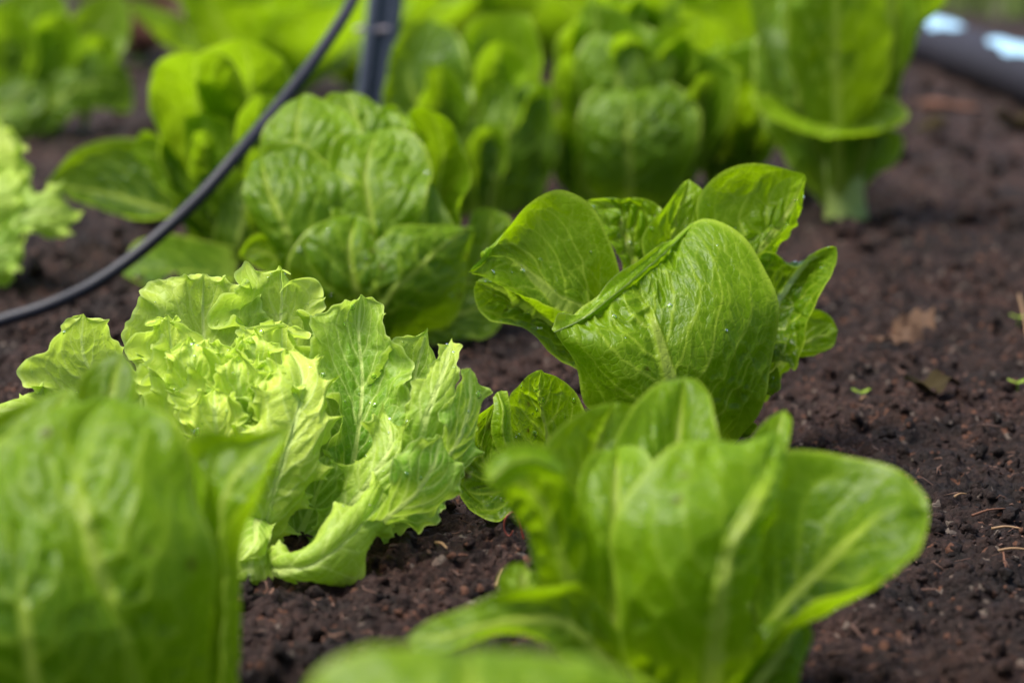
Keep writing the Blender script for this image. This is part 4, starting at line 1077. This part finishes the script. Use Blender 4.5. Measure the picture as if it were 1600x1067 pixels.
# ---- further lettuces, by generator ------------------------------------------------
def far(px, py, label, R, seed, tone=.5, frill=False, n=19, op=.1, hmax=1.0, mat=None, name='lettuce', res=(40, 33)):
    p = Plant('frilly_lettuce' if frill else name, (px, py), label, group=(G_FR if frill else G_GEM), mat=mat or M_BACK)
    p.stem(.012, .03)
    p.head(R, n, op, seed, frill=frill, tone=tone, hmax=hmax, res=res)
    return p
LF = Plant('frilly_lettuce', (-30, 440), 'blurred frilly lettuce cut by the left edge of the picture', group=G_FR, mat=M_FRILL)
LF.stem(.012, .03)
K = dict(mat=M_FRILL, puck=.6, ribw=.0016, vein=.6, nsec=7, lam=.022, jag=.004)
LF.traced([[(-60, 420, 0), (-90, 330, 0), (-80, 250, 0), (-40, 200, -1), (0, 188, -1)],
           [(-30, 420, 0), (-20, 330, 0), (-10, 260, 0), (0, 188, -1)],
           [(0, 420, 0), (30, 340, 1), (44, 270, 1), (36, 215, 0), (0, 188, -1)]], (110, 91), tone=.5, ruffle=.008, **K)
LF.traced([[(-40, 430, 2), (0, 350, 3), (20, 310, 3), (60, 288, 3), (100, 300, 3), (122, 335, 3)],
           [(-40, 440, 3), (0, 380, 4), (40, 335, 4.6), (80, 330, 4.4), (122, 335, 3)],
           [(-40, 450, 3), (10, 400, 4.4), (50, 365, 5), (85, 375, 5), (110, 370, 4.4), (122, 335, 3)]], (110, 91), tone=.45, ruffle=.007, **K)
LF.traced([[(-60, 440, 3), (-40, 380, 4), (-10, 350, 4.4), (20, 350, 4.4), (38, 380, 4.6)],
           [(-60, 450, 4), (-30, 410, 5), (0, 390, 5.4), (38, 380, 4.6)],
           [(-60, 465, 4), (-20, 450, 5.4), (10, 445, 6), (38, 420, 5.6), (38, 380, 4.6)]], (110, 91), tone=.4, ruffle=.007, **K)
LF.traced([[(-80, 440, 2), (-100, 350, 3), (-60, 290, 3), (-20, 270, 2.6), (20, 262, 2)],
           [(-60, 440, 3), (-40, 350, 4), (-10, 300, 4), (20, 262, 2)],
           [(-40, 440, 3), (10, 370, 4), (40, 330, 4), (50, 290, 3), (20, 262, 2)]], (110, 91), tone=.5, ruffle=.008, **K)
LF.core(.7, 8, 22, tone=.4, frill=True, dx=-.01)
UL = Plant('lettuce', (30, 215), 'blurred bright lettuce in the upper left corner above bare soil', group=G_GEM, mat=M_BACK)
UL.stem(.014, .03)
K = dict(nsec=8, puck=1.2, ribw=.005, side=1)
UL.traced([[(-10, 220, 0), (-60, 130, 0), (-50, 50, 0), (0, 0, -1), (60, -20, -2)],
           [(30, 220, 0), (40, 130, -2), (50, 50, -2), (60, -20, -2)],
           [(70, 220, 0), (100, 130, -1), (112, 60, -1), (100, 0, -1), (60, -20, -2)]], ME, tone=.7, **K)
UL.traced([[(60, 210, -2), (90, 120, -4), (100, 50, -5), (140, 0, -6), (190, -10, -7)],
           [(70, 210, -3), (120, 120, -5), (150, 60, -6), (190, -10, -7)],
           [(90, 210, -3), (160, 130, -5), (195, 80, -6), (205, 30, -6.6), (190, -10, -7)]], ME, tone=.6, **K)
UL.traced([[(30, 215, 3), (60, 150, 3), (110, 105, 3), (150, 84, 2.6), (190, 100, 2), (210, 148, 1.6)],
           [(30, 220, 4), (80, 165, 5), (125, 135, 4.6), (165, 128, 3.6), (210, 148, 1.6)],
           [(30, 225, 4), (90, 195, 5.4), (130, 172, 5), (170, 172, 4), (200, 176, 2.6), (210, 148, 1.6)]], ME, tone=.5, **K)
UL.traced([[(20, 220, 4), (-30, 170, 5), (-20, 150, 5), (10, 130, 4.6), (60, 120, 4)],
           [(25, 225, 5), (0, 180, 6), (30, 150, 5.6), (60, 120, 4)],
           [(30, 230, 5), (50, 190, 6), (70, 160, 5.4), (60, 120, 4)]], ME, tone=.25, **K)
UL.traced([[(10, 225, 5), (-50, 200, 6), (-60, 165, 6), (-30, 150, 6), (20, 152, 5.6)],
           [(20, 228, 6), (-10, 200, 7), (0, 175, 6.6), (20, 152, 5.6)],
           [(30, 230, 6), (30, 215, 7), (45, 180, 6.6), (20, 152, 5.6)]], ME, tone=.4, **K)
petals(UL, [(20, 60, 50, 110, 5, .7, -12), (75, 70, 46, 110, 4, .6, 14), (130, 90, 40, 80, 3, .45, 30)])
UL.core(1.1, 9, 21, tone=.4, dy=.03)
far(430, 190, 'blurred bright lettuce directly behind the dark open one', 1.3, 23, .75, hmax=1.05)
far(560, 150, 'small blurred lettuce at the top just left of the grey stake', 1.2, 24, .55)
far(700, 110, 'far lettuce at the top edge just right of the grey stake', 1.3, 25, .5)
far(850, 112, 'far lettuce at the top edge left of the back centre head', 1.3, 26, .45)
far(1090, 140, 'far pale lettuce at the top edge right of the back centre head', 1.4, 27, .55)
far(1180, 150, 'far lettuce at the top edge behind the stalked lettuce', 1.4, 28, .55)
far(330, 60, 'far yellow green lettuce at the top edge left of the tube', 1.4, 29, .7)
far(215, 100, 'dull red and green lettuce far back near the top left', 1.15, 30, .35, mat=M_RED, op=.4, hmax=.7)
far(150, 30, 'farthest lettuce at the top left', 1.3, 31, .6)

# ------------------------------------------------------------------ tube, stake, pipe
M_TUBE = simple_mat('black_tube', (0.012, 0.013, 0.022), 0.5, .35, .4, 50, .15)
M_STAKE = simple_mat('grey_plastic', (0.075, 0.09, 0.13), 0.45, .5, .5, 40, .2, (0.045, 0.055, 0.08))
M_WIRE = simple_mat('wire', (0.34, 0.29, 0.32), 0.4, .6, .4, 80, .1)
tp = [(-120, 545, 1.50), (-60, 525, 1.50), (0, 502, 1.50), (70, 480, 1.50), (140, 448, 1.51), (200, 408, 1.52), (260, 358, 1.53), (320, 300, 1.55),
      (370, 243, 1.57), (415, 190, 1.60), (460, 135, 1.63), (500, 82, 1.66), (535, 30, 1.69), (558, -15, 1.72), (580, -80, 1.76), (596, -160, 1.8)]
o = tube_obj('irrigation_tube', spline([at(*p) for p in tp], 160), .0042, M_TUBE, m=24)
tagit(o, 'thin black irrigation tube curving from the left soil up past the dark open lettuce', 'irrigation tube')

st = empty('ribbed_stake', ground(583, 285), 'dark blue grey ribbed stake standing behind the round lettuce head', 'stake')
sd_ = gdepth(583, 285)
path = spline([at(570, 300, sd_), at(585, 150, sd_ - .01), at(604, -10, sd_ - .02), at(622, -180, sd_ - .03)], 30)
prof = np.array([2.0, -2.0]) * np.array([(-.0078, -.004), (-.0066, -.0062), (-.004, -.0066), (-.0022, -.0026), (.0022, -.0026), (.004, -.0066), (.0066, -.0062), (.0078, -.004), (.0078, .004), (-.0078, .004)])
Rg = sweep(path, prof[:, ::-1], np.array([0, -1.0, 0]))
mesh_obj('post', Rg.reshape(-1, 3), grid_faces(len(path), len(prof), True), M_STAKE, st, smooth=False)
pc = at(594, 46, sd_ - .016)
ring = [pc + np.array([.0135 * math.cos(a), .0105 * math.sin(a), .0008 * math.cos(a)]) for a in np.linspace(0, 2 * math.pi, 40)]
tube_obj('wire_tie', ring, .0027, M_WIRE, st, m=12)
tube_obj('wire_end', spline([pc + np.array([-.012, -.004, 0]), pc + np.array([-.017, -.005, .001]), pc + np.array([-.022, -.004, -.001])], 10), .0024, M_WIRE, st, m=10)

def pipe_mat():
    m, nt = new_mat('black_pipe'); L = nt.links.new
    tc = N(nt, 'ShaderNodeTexCoord')
    n1 = N(nt, 'ShaderNodeTexNoise', i_Scale=25.0, i_Detail=5.0); L(tc.outputs['Object'], n1.inputs['Vector'])
    c = mixc(nt, n1.outputs[0], (0.012, 0.012, 0.018), (0.035, 0.032, 0.045))
    pr = N(nt, 'ShaderNodeBsdfPrincipled'); L(c, pr.inputs['Base Color']); pr.inputs['Roughness'].default_value = .6; pr.inputs['Specular IOR Level'].default_value = .15
    bp = N(nt, 'ShaderNodeBump', i_Strength=.3, i_Distance=.003); L(n1.outputs[0], bp.inputs['Height']); L(bp.outputs[0], pr.inputs['Normal'])
    o = N(nt, 'ShaderNodeOutputMaterial'); L(pr.outputs[0], o.inputs[0])
    return m
M_PIPE = pipe_mat()
M_BLUE = simple_mat('pale_blue_patch', (0.32, 0.58, 0.80), .35, .5, .5, 30, .1, (0.5, 0.68, 0.85))  # pale blue colour for the patches on the pipe's upper side
pr_ = 0.036
pa = [ground(1760, 225), ground(1600, 158), ground(1510, 122), ground(1430, 88), ground(1375, 60), ground(1320, 30)]
pa = [p + np.array([0, .02, pr_ - .004]) for p in pa]
pathP = spline(pa, 90)
pipe = empty('black_pipe', (pathP[30][0], pathP[30][1], 0), 'thick black pipe with pale blue patches lying across the far right of the bed', 'pipe')
tube_obj('pipe_wall', pathP, pr_, M_PIPE, pipe, m=32)
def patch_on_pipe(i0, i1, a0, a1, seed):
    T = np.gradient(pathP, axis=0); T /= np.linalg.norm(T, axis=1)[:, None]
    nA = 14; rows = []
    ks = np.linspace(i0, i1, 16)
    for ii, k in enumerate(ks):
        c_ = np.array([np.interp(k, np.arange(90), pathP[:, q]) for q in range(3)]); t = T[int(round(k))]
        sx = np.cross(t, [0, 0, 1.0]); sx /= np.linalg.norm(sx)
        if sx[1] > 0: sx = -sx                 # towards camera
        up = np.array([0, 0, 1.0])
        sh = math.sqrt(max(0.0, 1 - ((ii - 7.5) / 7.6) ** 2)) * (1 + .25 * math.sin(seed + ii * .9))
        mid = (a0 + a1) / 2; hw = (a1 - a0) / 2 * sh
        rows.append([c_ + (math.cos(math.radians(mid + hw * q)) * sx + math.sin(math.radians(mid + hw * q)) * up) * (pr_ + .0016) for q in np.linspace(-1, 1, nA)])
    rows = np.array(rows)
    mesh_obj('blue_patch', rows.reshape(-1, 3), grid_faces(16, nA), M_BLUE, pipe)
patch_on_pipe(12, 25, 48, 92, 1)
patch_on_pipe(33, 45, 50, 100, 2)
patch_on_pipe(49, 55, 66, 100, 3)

# grass beyond the bed
def build_grass():
    rng = np.random.default_rng(5)
    n = 22000
    x = rng.uniform(.3, 3.2, n); y = rng.uniform(3.6, 9.5, n)
    ok = y > 3.6 + .0 * x + (1.4 - x).clip(0, 3) * 2.2
    x = x[ok]; y = y[ok]; n = len(x)
    h = rng.uniform(.03, .09, n); a = rng.uniform(0, 6.28, n); w = rng.uniform(.002, .004, n); ln = rng.uniform(-.03, .03, (n, 2))
    V = np.zeros((n, 6, 3))
    dx = np.cos(a) * w; dy = np.sin(a) * w
    for k, (f, ww) in enumerate(((0, 1), (.55, .8), (1, .1))):
        for s_, q in ((-1, 0), (1, 1)):
            V[:, 2 * k + q, 0] = x + s_ * dx * ww + ln[:, 0] * f * f
            V[:, 2 * k + q, 1] = y + s_ * dy * ww + ln[:, 1] * f * f
            V[:, 2 * k + q, 2] = h * f
    b = np.arange(n)[:, None] * 6
    F = np.vstack([b + np.array([0, 1, 3, 2]), b + np.array([2, 3, 5, 4])])
    M = simple_mat('grass_blade', (0.10, 0.17, 0.02), .5, .4, .8, 3, 0, (0.16, 0.20, 0.05))
    tagit(mesh_obj('grass', V.reshape(-1, 3), F, M), 'blurred short green grass beyond the black pipe', 'grass', kind='stuff')
build_grass()

# ------------------------------------------------------------------ debris
M_CHIP = simple_mat('bark_chip', (0.16, 0.07, 0.04), .75, .3, .7, 120, .6)
M_STRAW = simple_mat('straw', (0.27, 0.16, 0.075), .6, .4, .6, 200, .4)
M_DRY = simple_mat('dry_leaf', (0.036, 0.028, 0.013), .95, .05, .7, 140, .6, (0.03, 0.022, 0.012))
M_CURL = simple_mat('papery_scrap', (0.15, 0.08, 0.04), .55, .4, .8, 130, .6, (0.08, 0.04, 0.02))
M_REDST = simple_mat('red_stalk', (0.30, 0.06, 0.035), .4, .5, .5, 100, .2)

def gz(p, lift=0.0):
    z = float(soil_height(np.array([p[0]]), np.array([p[1]]), np.ones(1))[0])
    return np.array([p[0], p[1], z + lift])

def chip(px, py, L, W, T, rot, mat, label, name='bark_chip', cat='bark chip', tilt=.1, seed=1):
    c_ = gz(ground(px, py), T * .6)
    nL, nW = 14, 8
    ang = np.linspace(0, 2 * math.pi, nW * 2, endpoint=False)
    rows = []
    for i in range(nL):
        f = i / (nL - 1); e = (1 - abs(2 * f - 1) ** 4) ** .5 * (.8 + .3 * math.sin(seed + f * 5))
        e = max(e, .05)
        r = [((f - .5) * L, math.copysign(abs(math.cos(a)) ** .5, math.cos(a)) * W / 2 * e, math.copysign(abs(math.sin(a)) ** .5, math.sin(a)) * T / 2 * e + math.sin(f * 3 + seed) * T * .4) for a in ang]
        rows.append(r)
    V = np.array(rows)
    V += .12 * T * (np.random.default_rng(seed).random(V.shape) - .5) * 2
    cr, sr = math.cos(rot), math.sin(rot)
    X = V[..., 0] * cr - V[..., 1] * sr; Y = V[..., 0] * sr + V[..., 1] * cr; Z = V[..., 2] + V[..., 0] * tilt
    V = np.stack([X, Y, Z], -1) + c_
    o = mesh_obj(name, V.reshape(-1, 3), grid_faces(nL, nW * 2, True), mat)
    tagit(o, label, cat)
    return o
chip(1480, 176, .075, .024, .012, -.5, M_CHIP, 'reddish piece of bark on the soil in front of the black pipe')
chip(1450, 203, .04, .03, .012, .3, M_DRY, 'dull brown bark piece just below the reddish one', seed=4)
chip(1590, 205, .05, .035, .02, .2, M_DRY, 'dark lump of bark near the right edge below the pipe', seed=9)

def flat_leaf(px, py, L, W, rot, mat, label, curl=.3, name='dead_leaf', cat='dead leaf', seed=1, lift=.004):
    c_ = gz(ground(px, py), lift)
    n = 24
    v = np.linspace(0, 1, n)[:, None]; u = np.linspace(-1, 1, 17)[None, :]
    w = W / 2 * np.sin(np.pi * np.clip(v, .02, .98)) ** .7 * (1 + .12 * np.sin(v * 17 + seed + 2 * u))
    X = (v - .5) * L + 0 * u; Y = u * w
    Z = curl * W * (u ** 2) * .5 + .1 * W * np.sin(v * 9 + seed) + .004 * vnoise((X + 1) * 150, (Y + 1) * 150, seed)
    cr, sr = math.cos(rot), math.sin(rot)
    V = np.stack([X * cr - Y * sr, X * sr + Y * cr, Z], -1) + c_
    o = mesh_obj(name, V.reshape(-1, 3), grid_faces(n, 17), mat); tagit(o, label, cat); return o
flat_leaf(1455, 634, .030, .026, .15, M_DRY, 'flat olive brown dead leaf on the soil right of the sharp lettuce', .25)
flat_leaf(632, 850, .032, .016, .1, M_DRY, 'brown dead leaf half under the frilly lettuce', .3, seed=3)
# curled papery scrap
cc = gz(ground(1425, 532), .004)
a = np.linspace(.2, 5.4, 40)
rows = []
for k, aa in enumerate(a):
    r = .0115 * (1 - .35 * k / 40) * (1 + .12 * math.sin(k * .8)); 
    ctr = cc + np.array([r * math.cos(aa) * 1.2, r * .7 * math.sin(aa), .006 + .45 * r * math.sin(aa + .9)])
    rows.append([ctr + np.array([0, .002 * q, .0055 * q * (1 + .3 * math.sin(k))]) for q in np.linspace(-1, 1, 7)])
rows = np.array(rows)
tagit(mesh_obj('papery_scrap', rows.reshape(-1, 3), grid_faces(40, 7), M_CURL), 'curled brown papery scrap lying on the soil to the right of the sharp lettuce', 'plant scrap')
flat_leaf(1385, 545, .022, .010, .7, M_CURL, 'thin brown husk beside the curled papery scrap', .5, 'dry_husk', 'husk', 5)
# red curled stalk
c0 = gz(ground(796, 872))
o = tube_obj('red_stalk', spline([c0 + np.array(q) for q in ((.006, 0, -.001), (.004, 0, .006), (.0015, 0, .0105), (-.0015, -.001, .0085), (-.002, -.001, .003), (0, -.002, .001), (.0015, -.003, .0035))], 40), lambda v: .0005 * (1 - .4 * v), M_REDST, m=10)
tagit(o, 'thin red curled stalk standing out of the soil beside the low left leaf', 'red stalk')
o = tube_obj('dry_stalk', spline([gz(ground(1612, 600), .002), gz(ground(1600, 560), .012), gz(ground(1590, 520), .020)], 16), .0008, M_STRAW, m=8)
tagit(o, 'thin leaning brown stalk at the right edge of the picture', 'dry stalk')
# straws near the right edge, seedlings
sw = [(1545, 800, .016, .2, 'pale straw fragment lying at the right, the longest one'), (1572, 828, .012, -.25, 'pale straw fragment with an orange end near the right edge'),
      (1580, 858, .014, -.1, 'straw fragment at the right edge below the others'), (1570, 880, .009, 1.4, 'short upright straw splinter near the right edge'),
      (1500, 775, .007, .3, 'tiny orange straw bit above the right straw fragments'), (690, 905, .009, -1.0, 'orange splinter on the soil between the frilly and the front lettuce'),
      (720, 905, .006, .2, 'small tan splinter right of the orange one on the dark soil'), (780, 925, .007, 1.2, 'pale splinter on the soil next to the front right lettuce'),
      (1350, 640, .005, .5, 'small tan splinter on the soil near the olive dead leaf')]
for k, (px, py, L, r, lb) in enumerate(sw):
    c_ = gz(ground(px, py), .0035)
    d = np.array([math.cos(r), math.sin(r) * 1.6, .12 + (.5 if r > 1 else 0)]) * L / 2
    pts = [c_ - d, c_ + np.array([0, .0006, .0008]), c_ + d]
    o = tube_obj('straw_piece', spline(pts, 10), lambda v: .0007 * (1 - .5 * v), M_STRAW if k % 3 else M_CHIP, m=8)
    tagit(o, lb, 'straw piece', 'straw pieces on the soil')

M_SEED = leaf_mat('seedling', (0.10, 0.22, 0.01), (0.3, 0.45, 0.02), (0.4, 0.55, 0.1), (0.5, 0.7, 0.02))
for px, py, lb in ((1590, 520, 'tiny bright green seedling at the right edge, the upper one'), (1588, 622, 'tiny yellowish seedling at the right edge, the lower one'), (1345, 618, 'tiny pale seedling in the soil left of the olive dead leaf')):
    p = gz(ground(px, py), 0)
    e_ = empty('seedling', p, lb, 'seedling', 'seedlings sprouting in the soil')
    tube_obj('stem', spline([p + np.array([0, 0, -.002]), p + np.array([.0006, 0, .003]), p + np.array([0, 0, .006])], 6), .0005, M_SEED, e_, m=8)
    for sgn in (-1, 1):
        v = np.linspace(0, 1, 10)[:, None]; u = np.linspace(-1, 1, 7)[None, :]
        w = .0022 * np.sin(np.pi * np.clip(v, .03, .97)) ** .6
        V = np.stack([sgn * v * .005 + 0 * u, u * w, .006 + .002 * v - .0008 * u ** 2], -1) + p
        mesh_obj('seed_leaf', V.reshape(-1, 3), grid_faces(10, 7), M_SEED, e_, attr=np.tile([.1, .7, 0, 1], (70, 1)), uv=np.zeros((70, 2)))

# fibres: short brown splinters worked into the soil
def fibres():
    rng = np.random.default_rng(12); n = 2600
    y = rng.uniform(.78, 1.7, n); x = rng.uniform(-1, 1, n) * (.28 * y)
    z = soil_height(x, y, np.ones(n)) + rng.uniform(.0005, .003, n)
    L = .002 + .011 * rng.random(n) ** 2.5; r = rng.uniform(.00015, .0006, n); a = rng.uniform(0, 6.28, n); tl = rng.normal(0, .35, n)
    V = []; F = []
    base = np.array([(-1, -1), (1, -1), (1, 1), (-1, 1)])
    for k in range(n):
        d = np.array([math.cos(a[k]), math.sin(a[k]), tl[k]]); d /= np.linalg.norm(d)
        s = np.cross(d, [0, 0, 1.]); s /= np.linalg.norm(s); t = np.cross(s, d)
        bend = rng.normal(0, .15, 3) * L[k]
        for q, f in ((-.5, .5), (0, 1), (.5, .3)):
            c_ = np.array([x[k], y[k], z[k]]) + d * L[k] * q + (bend if q == 0 else 0)
            for b in base: V.append(c_ + (s * b[0] * 1.4 + t * b[1] * .7) * r[k] * f)
        o_ = k * 12
        for m_ in (0, 4):
            for j in range(4): F.append((o_ + m_ + j, o_ + m_ + (j + 1) % 4, o_ + m_ + 4 + (j + 1) % 4, o_ + m_ + 4 + j))
    return np.array(V), np.array(F)
Vf, Ff = fibres()
M_FIB = simple_mat('soil_fibre', (0.14, 0.07, 0.045), .7, .3, 1.0, 14, 0, (0.04, 0.024, 0.02))
tagit(mesh_obj('soil_fibres', Vf, Ff, M_FIB), 'thin brown fibres and splinters mixed through the dark soil', 'soil fibres', kind='stuff')

# water droplets on the sharp leaves
def droplets():
    rng = np.random.default_rng(3)
    M, nt = new_mat('water'); p = N(nt, 'ShaderNodeBsdfPrincipled'); p.inputs['Base Color'].default_value = (.85, 1, .8, 1)
    p.inputs['Transmission Weight'].default_value = 1.0; p.inputs['Roughness'].default_value = .02; p.inputs['IOR'].default_value = 1.33
    o = N(nt, 'ShaderNodeOutputMaterial'); nt.links.new(p.outputs[0], o.inputs[0])
    th = np.linspace(0, 1, 6); ph = np.linspace(0, 2 * math.pi, 12, endpoint=False)
    VV = []; FF = []; off = 0
    for pl, n in ((C, 110), (Q, 130), (D, 40)):
        surf = [s for s in pl.surf if s[0].shape[0] >= 100]
        for _ in range(n):
            P, Nn = surf[rng.integers(len(surf))]
            i = rng.integers(int(P.shape[0] * .35), int(P.shape[0] * .95)); j = rng.integers(3, P.shape[1] - 3)
            nn = np.cross(P[i, j + 1] - P[i, j - 1], P[min(i + 1, P.shape[0] - 1), j] - P[i - 1, j]); l = np.linalg.norm(nn)
            if l < 1e-10: continue
            nn /= l
            if nn @ Nn[i, j] < 0: nn = -nn
            r = .0005 + .0013 * rng.random() ** 2.5
            a_ = np.cross(nn, [.3, .5, .8]); a_ /= np.linalg.norm(a_); b_ = np.cross(nn, a_)
            rings = [P[i, j] + nn * (math.cos(t_ * math.pi) * r * .5) + math.sin(t_ * math.pi) * r * (np.cos(ph)[:, None] * a_ + np.sin(ph)[:, None] * b_) for t_ in th]
            VV.append(np.array(rings).reshape(-1, 3)); FF.append(grid_faces(6, 12, True) + off); off += 72
    tagit(mesh_obj('water_droplets', np.vstack(VV), np.vstack(FF), M), 'small clear water droplets beaded on the sharp lettuce leaves', 'water droplets', kind='stuff')
droplets()
